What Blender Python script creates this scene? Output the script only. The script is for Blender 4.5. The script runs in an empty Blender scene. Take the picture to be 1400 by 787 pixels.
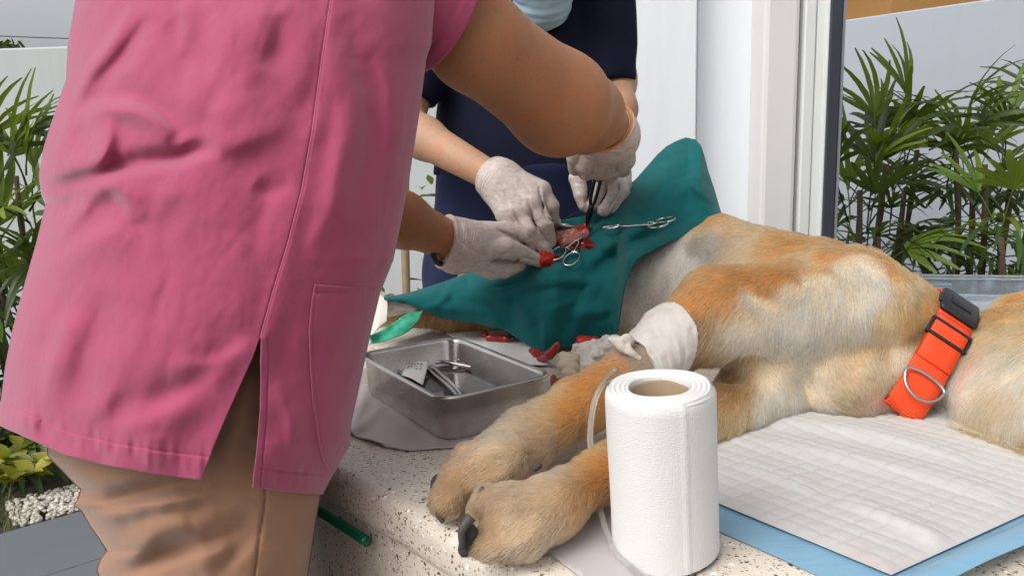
import bpy, bmesh, math, random
import numpy as np
from mathutils import Vector, Matrix, noise as mnoise
random.seed(7); RNG = np.random.default_rng(7)
SCN = bpy.context.scene
COL = SCN.collection

# ---------------------------------------------------------------- camera
FPX = 1050.0
PITCH, ROLL = math.radians(10.2), math.radians(1.8)
SC = 0.8                                   # depth unit used while measuring the photograph -> metres
TABLE = 0.80
CAM = np.array([0, 0, TABLE + 0.365 * SC])
c_f = np.array([0, math.cos(PITCH), -math.sin(PITCH)])
_r0 = np.array([1., 0, 0]); _u0 = np.array([0, math.sin(PITCH), math.cos(PITCH)])
c_r = math.cos(ROLL) * _r0 - math.sin(ROLL) * _u0
c_u = math.sin(ROLL) * _r0 + math.cos(ROLL) * _u0
cam_d = bpy.data.cameras.new("camera"); cam_d.sensor_width = 36; cam_d.lens = 36 * FPX / 1400
cam_d.clip_start = 0.02; cam_d.clip_end = 500
cam_o = bpy.data.objects.new("camera", cam_d); COL.objects.link(cam_o)
cam_o.matrix_world = Matrix(((c_r[0], c_u[0], -c_f[0], CAM[0]), (c_r[1], c_u[1], -c_f[1], CAM[1]),
                             (c_r[2], c_u[2], -c_f[2], CAM[2]), (0, 0, 0, 1)))
SCN.camera = cam_o
# ---------------------------------------------------------------- world, sun, exposure
SUN_EL, SUN_AZ = math.radians(50), math.radians(-130)       # azimuth measured from +Y towards +X
W = bpy.data.worlds.new("World"); SCN.world = W; W.use_nodes = True
nt = W.node_tree; nt.nodes.clear()
sky = nt.nodes.new("ShaderNodeTexSky"); sky.sky_type = 'NISHITA'; sky.sun_disc = False
sky.sun_elevation = SUN_EL; sky.sun_rotation = SUN_AZ; sky.air_density = 1.0; sky.dust_density = 6.0; sky.ozone_density = 0.6
hs = nt.nodes.new("ShaderNodeHueSaturation"); hs.inputs['Saturation'].default_value = 0.22
bg = nt.nodes.new("ShaderNodeBackground"); bg.inputs['Strength'].default_value = 0.15
wo = nt.nodes.new("ShaderNodeOutputWorld")
nt.links.new(sky.outputs[0], hs.inputs['Color']); nt.links.new(hs.outputs[0], bg.inputs[0]); nt.links.new(bg.outputs[0], wo.inputs[0])
sd = bpy.data.lights.new("sun", 'SUN'); sd.energy = 0.6; sd.angle = math.radians(45); sd.color = (1, 0.96, 0.9)
so = bpy.data.objects.new("sun", sd); COL.objects.link(so)
_sdir = Vector((math.sin(SUN_AZ) * math.cos(SUN_EL), math.cos(SUN_AZ) * math.cos(SUN_EL), math.sin(SUN_EL)))
so.rotation_euler = (-_sdir).to_track_quat('-Z', 'Y').to_euler()
SCN.view_settings.view_transform = 'Standard'; SCN.view_settings.look = 'None'
SCN.view_settings.gamma = 1; SCN.view_settings.exposure = 0.33
SCN.cycles.use_denoising = True
SCN.cycles.max_bounces = 8; SCN.cycles.transparent_max_bounces = 16


# ---------------------------------------------------------------- measuring helpers
def ray(u, v):
    u = np.asarray(u, float); v = np.asarray(v, float)
    return c_f + ((u - 700) / FPX)[..., None] * c_r + ((393.5 - v) / FPX)[..., None] * c_u
def P(u, v, Y):
    d = ray(u, v); Y = np.asarray(Y, float) * SC
    return CAM + d * (Y / d[..., 1])[..., None]
def Zp(u, v, z=TABLE):
    d = ray(u, v); return CAM + d * ((z - CAM[2]) / d[..., 2])[..., None]
def proj(Q):
    d = np.asarray(Q) - CAM; w = d @ c_f
    return 700 + FPX * (d @ c_r) / w, 393.5 - FPX * (d @ c_u) / w
def rad(px, u, v, Y):                       # pixel radius at a point -> metres
    p = P(u, v, Y); return px * float((p - CAM) @ c_f) / FPX
def S(u, v, Y, px): return (P(u, v, Y), rad(px, u, v, Y))

# ---------------------------------------------------------------- object helpers
def link(o, parent=None):
    COL.objects.link(o)
    if parent is not None: o.parent = parent
    return o
def tag(o, label=None, cat=None, group=None, kind=None):
    if label: o['label'] = label
    if cat: o['category'] = cat
    if group: o['group'] = group
    if kind: o['kind'] = kind
    return o
def thing(name, label, cat, group=None):
    return tag(link(bpy.data.objects.new(name, None)), label, cat, group)
def mesh_np(name, V, faces, mat=None, parent=None, smooth=True):
    """faces: int array (n,4) or (n,3), or list of lists"""
    me = bpy.data.meshes.new(name)
    V = np.asarray(V, np.float32)
    if isinstance(faces, np.ndarray):
        n, k = faces.shape
        me.vertices.add(len(V)); me.vertices.foreach_set('co', V.ravel())
        me.loops.add(n * k); me.loops.foreach_set('vertex_index', faces.astype(np.int32).ravel())
        me.polygons.add(n); me.polygons.foreach_set('loop_start', np.arange(0, n * k, k, dtype=np.int32))
        me.update(calc_edges=True); me.validate()
    else:
        me.from_pydata([tuple(x) for x in V], [], faces)
    me.polygons.foreach_set('use_smooth', [smooth] * len(me.polygons))
    o = bpy.data.objects.new(name, me)
    if mat: me.materials.append(mat)
    return link(o, parent)
def obj(name, bm, mat=None, parent=None, smooth=False):
    me = bpy.data.meshes.new(name); bm.normal_update(); bm.to_mesh(me); bm.free()
    me.polygons.foreach_set('use_smooth', [smooth] * len(me.polygons))
    if mat: me.materials.append(mat)
    return link(bpy.data.objects.new(name, me), parent)
def bevel_mod(o, w, seg=2):
    m = o.modifiers.new('bevel', 'BEVEL'); m.width = w; m.segments = seg; m.limit_method = 'ANGLE'; return o
def solid(o, t, off=-1):
    m = o.modifiers.new('solidify', 'SOLIDIFY'); m.thickness = t; m.offset = off; return o
def box(bm, lo, hi, M=None):
    vs = [bm.verts.new((x, y, z)) for x in (lo[0], hi[0]) for y in (lo[1], hi[1]) for z in (lo[2], hi[2])]
    for f in ((0, 1, 3, 2), (4, 6, 7, 5), (0, 4, 5, 1), (2, 3, 7, 6), (0, 2, 6, 4), (1, 5, 7, 3)):
        bm.faces.new([vs[i] for i in f])
    if M is not None:
        for v in vs: v.co = M @ v.co
def tube_arrays(pts, r, n=10, closed=False):
    """tube along pts, r scalar or per point; returns V, quads"""
    pts = np.asarray(pts, float); m = len(pts); r = np.broadcast_to(np.asarray(r, float), (m,))
    if closed: T = np.roll(pts, -1, 0) - np.roll(pts, 1, 0)
    else: T = np.gradient(pts, axis=0)
    T /= np.linalg.norm(T, axis=1)[:, None] + 1e-12
    a = np.array([0, 0, 1.]) if abs(T[0][2]) < .9 else np.array([1., 0, 0])
    N = np.cross(T[0], a); N /= np.linalg.norm(N); Ns = [N]
    for i in range(1, m):
        N = Ns[-1] - T[i] * (Ns[-1] @ T[i]); N /= np.linalg.norm(N) + 1e-12; Ns.append(N)
    Ns = np.array(Ns); B = np.cross(T, Ns)
    th = np.linspace(0, 2 * np.pi, n, endpoint=False)
    V = pts[:, None] + r[:, None, None] * (np.cos(th)[None, :, None] * Ns[:, None] + np.sin(th)[None, :, None] * B[:, None])
    V = V.reshape(-1, 3); Q = []
    for i in range(m if closed else m - 1):
        j = (i + 1) % m
        for k in range(n):
            l = (k + 1) % n; Q.append([i * n + k, i * n + l, j * n + l, j * n + k])
    if not closed: Q += [list(range(n))[::-1], [(m - 1) * n + k for k in range(n)]]
    return V, Q
def spline(pts, n=40):
    """Catmull-Rom resample"""
    p = np.asarray(pts, float); p = np.vstack([2 * p[0] - p[1], p, 2 * p[-1] - p[-2]])
    m = len(p) - 3; out = []
    for x in np.linspace(0, m - 1e-6, n):
        i = int(x); t = x - i; a, b, c, d = p[i:i + 4]
        out.append(.5 * ((2 * b) + (c - a) * t + (2 * a - 5 * b + 4 * c - d) * t * t + (3 * b - a - 3 * c + d) * t ** 3))
    return np.array(out)
def tube(name, pts, r, mat, parent=None, n=10, closed=False):
    V, Q = tube_arrays(pts, r, n, closed); return mesh_np(name, V, Q, mat, parent)
def join_VQ(parts):
    V, Q, k = [], [], 0
    for v, q in parts:
        V.append(np.asarray(v)); Q += [[i + k for i in f] for f in q]; k += len(v)
    return np.vstack(V), Q
def lathe(prof, n=48):
    th = np.linspace(0, 2 * np.pi, n, endpoint=False); m = len(prof)
    V = np.array([[r * math.cos(t), r * math.sin(t), z] for r, z in prof for t in th])
    Q = [[i * n + k, i * n + (k + 1) % n, (i + 1) * n + (k + 1) % n, (i + 1) * n + k] for i in range(m - 1) for k in range(n)]
    return V, Q
def grid_faces(m, n, off=0):
    i, j = np.meshgrid(np.arange(m - 1), np.arange(n - 1), indexing='ij'); a = (i * n + j).ravel()
    return np.stack([a, a + 1, a + n + 1, a + n], 1) + off
# value noise in numpy
_perm = RNG.permutation(512).astype(np.int64); _val = RNG.random(512) * 2 - 1
def vnoise(Pn, seed=0):
    Pn = np.asarray(Pn, float) + seed * 17.31; i = np.floor(Pn).astype(np.int64); f = Pn - i; f = f * f * (3 - 2 * f)
    def h(dx, dy, dz):
        a = _perm[(i[:, 0] + dx) & 511]; a = _perm[(a + i[:, 1] + dy) & 511]; return _val[_perm[(a + i[:, 2] + dz) & 511]]
    r = 0
    for dx in (0, 1):
        for dy in (0, 1):
            for dz in (0, 1):
                w = (f[:, 0] if dx else 1 - f[:, 0]) * (f[:, 1] if dy else 1 - f[:, 1]) * (f[:, 2] if dz else 1 - f[:, 2])
                r = r + w * h(dx, dy, dz)
    return r
def interp(x, pts):
    p = np.asarray(pts, float); return np.interp(x, p[:, 0], p[:, 1])

# ---------------------------------------------------------------- signed distance modelling
def rcone(a, b, yscale=None):
    (pa, ra), (pb, rb) = a, b; pa = np.asarray(pa, np.float32); pb = np.asarray(pb, np.float32)
    def f(X):
        if yscale:
            X = X.copy(); X[:, 1] = (X[:, 1] - pa[1]) * yscale + pa[1]
        ab = pb - pa; t = np.clip(((X - pa) @ ab) / max(float(ab @ ab), 1e-9), 0, 1)
        return np.linalg.norm(X - pa - t[:, None] * ab, axis=1) - (ra + (rb - ra) * t)
    return f
def ball(s): return rcone(s, (s[0] + 1e-5, s[1]))
def ellipsoid(c, r, R=None):
    c = np.asarray(c, np.float32); r = np.asarray(r, np.float32)
    def f(X):
        q = (X - c) if R is None else (X - c) @ R
        k0 = np.linalg.norm(q / r, axis=1); k1 = np.linalg.norm(q / (r * r), axis=1) + 1e-9
        return k0 * (k0 - 1) / k1
    return f
def smin(a, b, k):
    if k <= 0: return np.minimum(a, b)
    h = np.clip(.5 + .5 * (b - a) / k, 0, 1); return b + (a - b) * h - k * h * (1 - h)
def union(fs, k):
    def f(X):
        d = fs[0](X)
        for g in fs[1:]: d = smin(d, g(X), k)
        return d
    return f
def chain(joints, k=0.004, ys=None):
    return union([rcone(joints[i], joints[i + 1], ys) for i in range(len(joints) - 1)], k)
def bounds(sph, pad=0.02):
    lo = np.min([np.asarray(p) - r for p, r in sph], 0) - pad; hi = np.max([np.asarray(p) + r for p, r in sph], 0) + pad
    return lo, hi
def nets(sdf, lo, hi, h, B=4, margin=1.25):
    """surface nets over a coarse-to-fine grid -> V, quads"""
    lo = np.asarray(lo, float); nb = np.maximum(np.ceil((np.asarray(hi) - lo) / (h * B)).astype(int), 1); n = nb * B
    g = np.stack(np.meshgrid(*[np.arange(k) for k in nb], indexing='ij'), -1).reshape(-1, 3)
    dc = sdf((lo + (g * B + (B - 1) / 2) * h).astype(np.float32))
    D = np.where(dc < 0, -1., 1.).astype(np.float32).reshape(nb)
    D = D.repeat(B, 0).repeat(B, 1).repeat(B, 2)
    act = g[np.abs(dc) < h * B * 0.87 * margin + h * 1.5]
    o = np.stack(np.meshgrid(*[np.arange(B)] * 3, indexing='ij'), -1).reshape(-1, 3)
    I = (act[:, None] * B + o[None]).reshape(-1, 3)
    for s in range(0, len(I), 400000):
        q = I[s:s + 400000]; D[q[:, 0], q[:, 1], q[:, 2]] = sdf((lo + q * h).astype(np.float32))
    Sg = D < 0
    cnt = np.zeros(n - 1, np.int8)
    for dx in (0, 1):
        for dy in (0, 1):
            for dz in (0, 1): cnt += Sg[dx:n[0] - 1 + dx, dy:n[1] - 1 + dy, dz:n[2] - 1 + dz]
    cells = np.argwhere((cnt > 0) & (cnt < 8)); idx = -np.ones(n - 1, np.int32); idx[tuple(cells.T)] = np.arange(len(cells))
    cs = [(a, b, c) for a in (0, 1) for b in (0, 1) for c in (0, 1)]
    val = np.stack([D[cells[:, 0] + a, cells[:, 1] + b, cells[:, 2] + c] for a, b, c in cs], 1)
    acc = np.zeros((len(cells), 3)); w = np.zeros(len(cells))
    for i in range(8):
        for j in range(i + 1, 8):
            if sum(abs(cs[i][k] - cs[j][k]) for k in range(3)) != 1: continue
            m = (val[:, i] < 0) != (val[:, j] < 0); t = val[m, i] / (val[m, i] - val[m, j])
            acc[m] += np.array(cs[i]) + t[:, None] * (np.array(cs[j]) - np.array(cs[i])); w[m] += 1
    V = lo + (cells + acc / w[:, None]) * h
    Q = []
    for ax in range(3):
        b, c = (ax + 1) % 3, (ax + 2) % 3
        sl0 = [slice(None)] * 3; sl1 = [slice(None)] * 3; sl0[ax] = slice(0, -1); sl1[ax] = slice(1, None)
        A, Bb = Sg[tuple(sl0)], Sg[tuple(sl1)]; e = np.argwhere(A != Bb)
        e = e[(e[:, b] > 0) & (e[:, c] > 0) & (e[:, b] < n[b] - 1) & (e[:, c] < n[c] - 1)]
        inside = A[tuple(e.T)]
        def cell(db, dc_):
            k = e.copy(); k[:, b] += db; k[:, c] += dc_; return idx[tuple(k.T)]
        q = np.stack([cell(-1, -1), cell(0, -1), cell(0, 0), cell(-1, 0)], 1)
        q[~inside] = q[~inside][:, ::-1]; Q.append(q)
    Q = np.concatenate(Q); Q = Q[(Q >= 0).all(1)]
    return V, Q

# ---------------------------------------------------------------- materials
class NT:
    def __init__(s, name):
        s.m = bpy.data.materials.new(name); s.m.use_nodes = True; s.t = s.m.node_tree; s.t.nodes.clear()
        s.out = s.n('ShaderNodeOutputMaterial')
    def n(s, ty, **kw):
        x = s.t.nodes.new(ty)
        for k, v in kw.items(): setattr(x, k, v)
        return x
    def l(s, a, b): s.t.links.new(a, b)
    def coord(s, kind='Object', scale=None):
        c = s.n('ShaderNodeTexCoord').outputs[kind]
        if scale is None: return c
        m = s.n('ShaderNodeMapping'); m.inputs['Scale'].default_value = scale; s.l(c, m.inputs[0]); return m.outputs[0]
    def noise(s, vec, scale, detail=4, rough=.55):
        x = s.n('ShaderNodeTexNoise'); x.inputs['Scale'].default_value = scale; x.inputs['Detail'].default_value = detail
        x.inputs['Roughness'].default_value = rough; s.l(vec, x.inputs['Vector']); return x.outputs['Fac']
    def ramp(s, fac, stops, const=False):
        r = s.n('ShaderNodeValToRGB'); e = r.color_ramp.elements
        if const: r.color_ramp.interpolation = 'CONSTANT'
        while len(e) < len(stops): e.new(.5)
        for i, (p, c) in enumerate(stops):
            e[i].position = p; e[i].color = (*c, 1) if len(c) == 3 else c
        s.l(fac, r.inputs[0]); return r.outputs[0]
    def mix(s, fac, a, b, mode='MIX'):
        x = s.n('ShaderNodeMix', data_type='RGBA', blend_type=mode)
        for sock, v in ((x.inputs[0], fac), (x.inputs[6], a), (x.inputs[7], b)):
            if isinstance(v, (int, float)): sock.default_value = v
            elif isinstance(v, tuple): sock.default_value = (*v, 1)
            else: s.l(v, sock)
        return x.outputs[2]
    def math(s, op, a, b=None):
        x = s.n('ShaderNodeMath', operation=op)
        for i, v in enumerate((a, b)):
            if v is None: continue
            if isinstance(v, (int, float)): x.inputs[i].default_value = v
            else: s.l(v, x.inputs[i])
        return x.outputs[0]
    def bsdf(s, col, rough=.6, metal=0, bump=None, bstr=.2, bdist=.002, **kw):
        b = s.n('ShaderNodeBsdfPrincipled')
        for k, v in (('Base Color', col), ('Roughness', rough), ('Metallic', metal), *kw.items()):
            sock = b.inputs[k]
            if isinstance(v, (int, float)): sock.default_value = v
            elif isinstance(v, tuple): sock.default_value = (*v, 1) if len(v) == 3 and sock.type == 'RGBA' else v
            else: s.l(v, sock)
        if bump is not None:
            x = s.n('ShaderNodeBump'); x.inputs['Strength'].default_value = bstr; x.inputs['Distance'].default_value = bdist
            s.l(bump, x.inputs['Height']); s.l(x.outputs[0], b.inputs['Normal'])
        s.l(b.outputs[0], s.out.inputs[0]); return b
def mul(c, k): return tuple(min(1, x * k) for x in c)
def simple(name, col, rough=.6, metal=0, var=.15, vs=12, bump=0, bs=150, bd=.001, **kw):
    N = NT(name); co = N.coord(); c = col
    if var: c = N.mix(N.noise(co, vs), mul(col, 1 - var), mul(col, 1 + var))
    N.bsdf(c, rough, metal, N.noise(co, bs) if bump else None, bump, bd, **kw); return N.m
def fabric(name, col, var=.12, weave=1400, rough=.85, sheen=.25, wr=60):
    N = NT(name); co = N.coord()
    a = N.noise(N.coord('Object', (1, 1, .25)), weave, 2); b = N.noise(N.coord('Object', (.25, .25, 1)), weave, 2); w = N.noise(co, wr, 5)
    h = N.math('ADD', N.math('ADD', N.math('MULTIPLY', N.math('ADD', a, b), .25), w), N.math('MULTIPLY', N.noise(N.coord('Object', (1, 1, .45)), 26, 6, .6), 2.2))
    c = N.mix(N.noise(co, 7, 5), mul(col, 1 - var), mul(col, 1 + var))
    c = N.mix(N.math('MULTIPLY', N.math('ADD', a, b), .5), mul(col, .82), c)
    N.bsdf(c, rough, 0, h, .35, .0012, **{'Sheen Weight': sheen, 'Sheen Roughness': .5, 'Specular IOR Level': .2}); return N.m

def m_terrazzo():
    N = NT('terrazzo'); co = N.coord()
    base = N.mix(N.noise(co, 14, 6), (.60, .53, .44), (.74, .68, .59))
    base = N.mix(N.ramp(N.noise(co, 5, 5), [(.45, (0, 0, 0)), (.75, (.5, .5, .5))]), base, (.36, .27, .20))
    for sc, thr, keep, dark in ((330, .22, .30, (.13, .095, .065)), (215, .19, .20, (.06, .052, .045)), (480, .25, .35, (.28, .20, .13)), (260, .25, .22, (.72, .69, .62))):
        wob = N.n('ShaderNodeVectorMath', operation='ADD'); N.l(co, wob.inputs[0])
        nz = N.n('ShaderNodeTexNoise'); nz.inputs['Scale'].default_value = sc * .9; N.l(co, nz.inputs['Vector'])
        sc_ = N.n('ShaderNodeVectorMath', operation='SCALE'); sc_.inputs['Scale'].default_value = 1.1 / sc; N.l(nz.outputs['Color'], sc_.inputs[0]); N.l(sc_.outputs[0], wob.inputs[1])
        v = N.n('ShaderNodeTexVoronoi'); v.inputs['Scale'].default_value = sc; N.l(wob.outputs[0], v.inputs['Vector'])
        sep = N.n('ShaderNodeSeparateColor'); N.l(v.outputs['Color'], sep.inputs[0])
        fac = N.math('MULTIPLY', N.math('LESS_THAN', v.outputs['Distance'], N.math('MULTIPLY', sep.outputs[1], thr * 2.2)), N.math('LESS_THAN', sep.outputs[0], keep))
        chip = N.mix(sep.outputs[2], mul(dark, .6), mul(dark, 1.5)); base = N.mix(fac, base, chip)
    N.bsdf(base, .42, 0, N.noise(co, 300), .15, .0008); return N.m
def m_steel(name='brushed_steel', col=(.55, .53, .50), rough=.28):
    N = NT(name); co = N.coord('Object', (1, 1, 12)); n = N.noise(co, 60, 5); n2 = N.noise(N.coord(), 25, 6)
    r = N.math('ADD', N.math('MULTIPLY', n, .2), rough - .1); c = N.mix(N.ramp(n2, [(.35, (0, 0, 0)), (.7, (1, 1, 1))]), mul(col, .75), col)
    N.bsdf(c, r, 1, N.noise(N.coord(), 40, 3), .06, .002); return N.m
def m_glass(name, col, rough=.05, ior=1.33, tr=1.0, alpha=1.0):
    N = NT(name); N.bsdf(col, rough, 0, N.noise(N.coord(), 90), .05, .001, **{'Transmission Weight': tr, 'IOR': ior, 'Alpha': alpha}); return N.m
def m_attr(name, rough=.8):
    N = NT(name); a = N.n('ShaderNodeAttribute', attribute_name='col'); N.bsdf(a.outputs['Color'], rough, **{'Specular IOR Level': .15}); return N.m
def m_hair():
    N = NT('dog_fur'); a = N.n('ShaderNodeAttribute', attribute_name='col')
    h = N.n('ShaderNodeBsdfHairPrincipled'); h.parametrization = 'COLOR'; N.l(a.outputs['Color'], h.inputs['Color'])
    h.inputs['Roughness'].default_value = .45; h.inputs['Radial Roughness'].default_value = .55
    if 'Coat' in h.inputs: h.inputs['Coat'].default_value = 0
    N.l(h.outputs[0], N.out.inputs[0]); return N.m
def m_skin(name, col):
    N = NT(name); co = N.coord(); c = N.mix(N.noise(co, 11, 6, .65), mul(col, .72), mul(col, 1.22))
    c = N.mix(N.ramp(N.noise(co, 26, 5), [(.42, (0, 0, 0)), (.7, (.55, .55, .55))]), c, (col[0] * 1.15, col[1] * .85, col[2] * .75))
    v = N.n('ShaderNodeTexVoronoi'); v.inputs['Scale'].default_value = 700; N.l(co, v.inputs['Vector'])
    c = N.mix(N.ramp(N.noise(co, 210, 3), [(.58, (0, 0, 0)), (.70, (.4, .4, .4))]), c, mul(col, .6))
    hgt = N.math('ADD', N.math('ADD', v.outputs['Distance'], N.noise(co, 320, 5)), N.math('MULTIPLY', N.noise(co, 60, 6), 2.0))
    N.bsdf(c, N.math('ADD', .40, N.math('MULTIPLY', N.noise(co, 150), .22)), 0, hgt, .30, .0010, **{'Subsurface Weight': .10, 'Subsurface Radius': (.010, .004, .002), 'Subsurface Scale': 1.0, 'Specular IOR Level': .4}); return N.m
def m_glove():
    N = NT('latex_glove'); co = N.coord(); c = N.mix(N.noise(co, 24, 6, .65), (.52, .43, .385), (.68, .62, .575))
    wob = N.n('ShaderNodeVectorMath', operation='ADD'); nz = N.n('ShaderNodeTexNoise'); nz.inputs['Scale'].default_value = 40; N.l(co, nz.inputs['Vector'])
    sc_ = N.n('ShaderNodeVectorMath', operation='SCALE'); sc_.inputs['Scale'].default_value = .03; N.l(nz.outputs['Color'], sc_.inputs[0]); N.l(co, wob.inputs[0]); N.l(sc_.outputs[0], wob.inputs[1])
    v = N.n('ShaderNodeTexVoronoi', feature='DISTANCE_TO_EDGE'); v.inputs['Scale'].default_value = 95; N.l(wob.outputs[0], v.inputs['Vector'])
    cr = N.ramp(v.outputs['Distance'], [(0, (0, 0, 0)), (.10, (1, 1, 1))]); c = N.mix(N.ramp(N.noise(N.coord('Object', (1, 1, 2.2)), 95, 6, .7), [(.35, (.5, .5, .5)), (.52, (0, 0, 0))]), c, (.34, .24, .19))
    h = N.math('ADD', N.math('MULTIPLY', cr, .10), N.noise(N.coord('Object', (1, 1, 2.2)), 95, 7, .7))
    N.bsdf(c, N.math('ADD', .28, N.math('MULTIPLY', N.noise(co, 60), .22)), 0, h, .16, .0012, **{'Subsurface Weight': .12, 'Subsurface Radius': (.01, .006, .005), 'Specular IOR Level': .5}); return N.m
def m_bark():
    N = NT('palm_cane'); co = N.coord('Object', (1, 1, 6)); c = N.mix(N.noise(co, 30, 5), (.035, .022, .012), (.12, .085, .05)); N.bsdf(c, .9, 0, N.noise(co, 40), .5, .005); return N.m
def m_leaf(name, c1, c2, rough=.45):
    N = NT(name); oi = N.n('ShaderNodeObjectInfo'); at = N.n('ShaderNodeAttribute', attribute_name='blade')
    f = N.math('ADD', N.math('MULTIPLY', oi.outputs['Random'], .55), N.math('MULTIPLY', at.outputs['Fac'], .45))
    c = N.mix(f, c1, c2); b = N.bsdf(c, rough, 0, N.noise(N.coord('Object', (1, 1, 1)), 120), .2, .001)
    tr = N.n('ShaderNodeBsdfTranslucent'); N.l(N.mix(.5, c, (.30, .42, .03)), tr.inputs[0])
    mx = N.n('ShaderNodeMixShader'); mx.inputs[0].default_value = .3; N.l(b.outputs[0], mx.inputs[1]); N.l(tr.outputs[0], mx.inputs[2]); N.l(mx.outputs[0], N.out.inputs[0]); return N.m
def m_wall(name, col, var=.04):
    N = NT(name); co = N.coord(); c = N.mix(N.noise(co, 1.6, 6), mul(col, 1 - var * 1.5), mul(col, 1 + var))
    c = N.mix(N.ramp(N.noise(N.coord('Object', (6, 6, .5)), 2.2, 5), [(.55, (0, 0, 0)), (.8, (.25, .25, .25))]), c, mul(col, .7))
    N.bsdf(c, .85, 0, N.noise(co, 160, 4), .15, .003); return N.m

MAT = dict(
    terrazzo=m_terrazzo(), steel=m_steel('brushed_steel', (.74, .72, .69), .30), chrome=m_steel('polished_steel', (.62, .61, .60), .16), darksteel=m_steel('dark_steel', (.06, .06, .065), .3),
    pink=fabric('pink_cotton', (.40, .066, .145), sheen=.40, var=.18), khaki=fabric('khaki_cotton', (.35, .19, .118), wr=40), navy=fabric('navy_cotton', (.007, .009, .026), sheen=0.0),
    denim=fabric('blue_denim', (.010, .016, .052), sheen=.05, var=.4, weave=700), teal=fabric('teal_drape_cotton', (.003, .122, .128), var=.28, weave=900, wr=90, sheen=.12),
    green_cloth=fabric('green_gauze_cloth', (.05, .42, .26), weave=600), gauze=fabric('white_gauze', (.72, .68, .62), weave=500, sheen=.1),
    skin_dark=m_skin('brown_skin', (.40, .180, .082)), skin_mid=m_skin('tan_skin', (.46, .27, .17)), glove=m_glove(),
    white=simple('white_paper', (.78, .78, .77), .85, bump=.2), grey_sheet=simple('grey_plastic_sheet', (.46, .43, .43), .35, bump=.2, bs=40),
    mauve_sheet=simple('mauve_plastic_film', (.44, .37, .36), .28, bump=.25, bs=30), card=simple('brown_cardboard', (.30, .22, .14), .9, bump=.3),
    blood=simple('raw_tissue', (.30, .026, .022), .16, var=.4, vs=90, bump=.3), clot=simple('dark_clot', (.06, .012, .012), .2, var=.4, vs=90), pinkish=simple('pale_tissue', (.42, .14, .11), .15, var=.5, vs=80),
    bloodgauze=simple('blood_soaked_gauze', (.50, .022, .014), .4, var=.6, vs=120, bump=.5, bs=300), beige_rubber=simple('beige_rubber', (.55, .47, .34), .5, var=.25, vs=40, bump=.2),
    orange=simple('orange_band', (.75, .24, .03), .5), black=simple('black_plastic', (.012, .012, .013), .38, bump=.1), claw=simple('black_claw', (.06, .053, .05), .6, var=.4, vs=200, bump=.3, bs=500),
    pad=simple('dog_pad_skin', (.045, .038, .036), .7, bump=.4, bs=500), hose=m_glass('green_hose', (.0, .22, .10), .12, 1.4, .55), clear=m_glass('clear_tube', (.85, .85, .84), .15, 1.4, .85),
    hair=simple('black_hair', (.012, .009, .008), .4), white_metal=simple('white_aluminium', (.68, .70, .68), .4, var=.05), frame=simple('charcoal_aluminium', (.035, .04, .055), .4, var=.1),
    frame_grey=simple('grey_aluminium', (.30, .33, .36), .4, var=.05), wall=m_wall('white_wall_paint', (.82, .85, .88)), wall2=m_wall('column_paint', (.68, .68, .67)),
    gwall=m_wall('garden_wall_paint', (.40, .435, .485)), gwall_l=m_wall('pale_garden_wall', (.54, .57, .57)), brown=m_wall('ochre_fascia', (.42, .22, .07)), cane=m_bark(),
    palm=m_leaf('palm_leaf', (.008, .024, .007), (.060, .110, .020)), palm_bright=m_leaf('young_palm_leaf', (.05, .12, .012), (.20, .28, .025)), croton=m_leaf('yellow_green_leaf', (.10, .16, .02), (.48, .40, .05)),
    darkleaf=m_leaf('dark_shrub_leaf', (.010, .028, .008), (.03, .06, .012)), stick=simple('tan_cane', (.30, .22, .13), .8, var=.3, vs=30, bump=.4), tile=simple('grey_floor_tile', (.135, .145, .165), .45, var=.12, vs=3, bump=.05),
    grout=simple('pale_grout', (.50, .49, .46), .9), soil=simple('garden_soil', (.05, .04, .028), .95, bump=.6, bs=60), mask=simple('blue_mask_fabric', (.36, .52, .64), .8, bump=.15, bs=600),
    crate=m_glass('clear_plastic_box', (.78, .85, .93), .12, 1.2, .88), water=m_glass('tray_liquid', (.40, .40, .39), .02, 1.33, 1.0))

# ================================================================ SETTING
def Vec(a): return Vector(tuple(float(x) for x in a))
# ---- ground
bm = bmesh.new(); box(bm, (-60, -40, -0.06), (60, 80, -0.03)); tag(obj('ground', bm, MAT['soil']), kind='structure')
tb = Zp(113, 698, 0.0); ta = Zp(0, 730, 0.0)
ex = (tb - ta); ex[2] = 0; ex /= np.linalg.norm(ex); ey = np.array([ex[1], -ex[0], 0])
TX, TY = 0.80, 0.375
bm = bmesh.new()
def q2(i, j): return tb + ex * i + ey * j
paving = None
MB = Matrix.Translation(Vec(tb)) @ Matrix(((ex[0], ey[0], 0, 0), (ex[1], ey[1], 0, 0), (0, 0, -1, 0), (0, 0, 0, 1)))
bm = bmesh.new(); box(bm, (-4 * TX, 0.0, 0.004), (4 * TX, 9 * TY, 0.03), MB)
paving = tag(obj('paving', bm, MAT['grout']), kind='structure')
bm = bmesh.new(); box(bm, (0.003, 0.003, -0.004), (TX - 0.003, TY - 0.003, 0.02)); bmesh.ops.recalc_face_normals(bm, faces=bm.faces[:])
tile0 = bevel_mod(obj('tile', bm, MAT['tile'], paving), .0015, 1)
for i in range(-4, 4):
    for j in range(9):
        o = tile0 if (i, j) == (-4, 0) else link(tile0.copy(), paving)
        o.matrix_world = MB @ Matrix.Translation((i * TX, j * TY, 0.0006 * random.uniform(-1, 1)))
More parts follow.
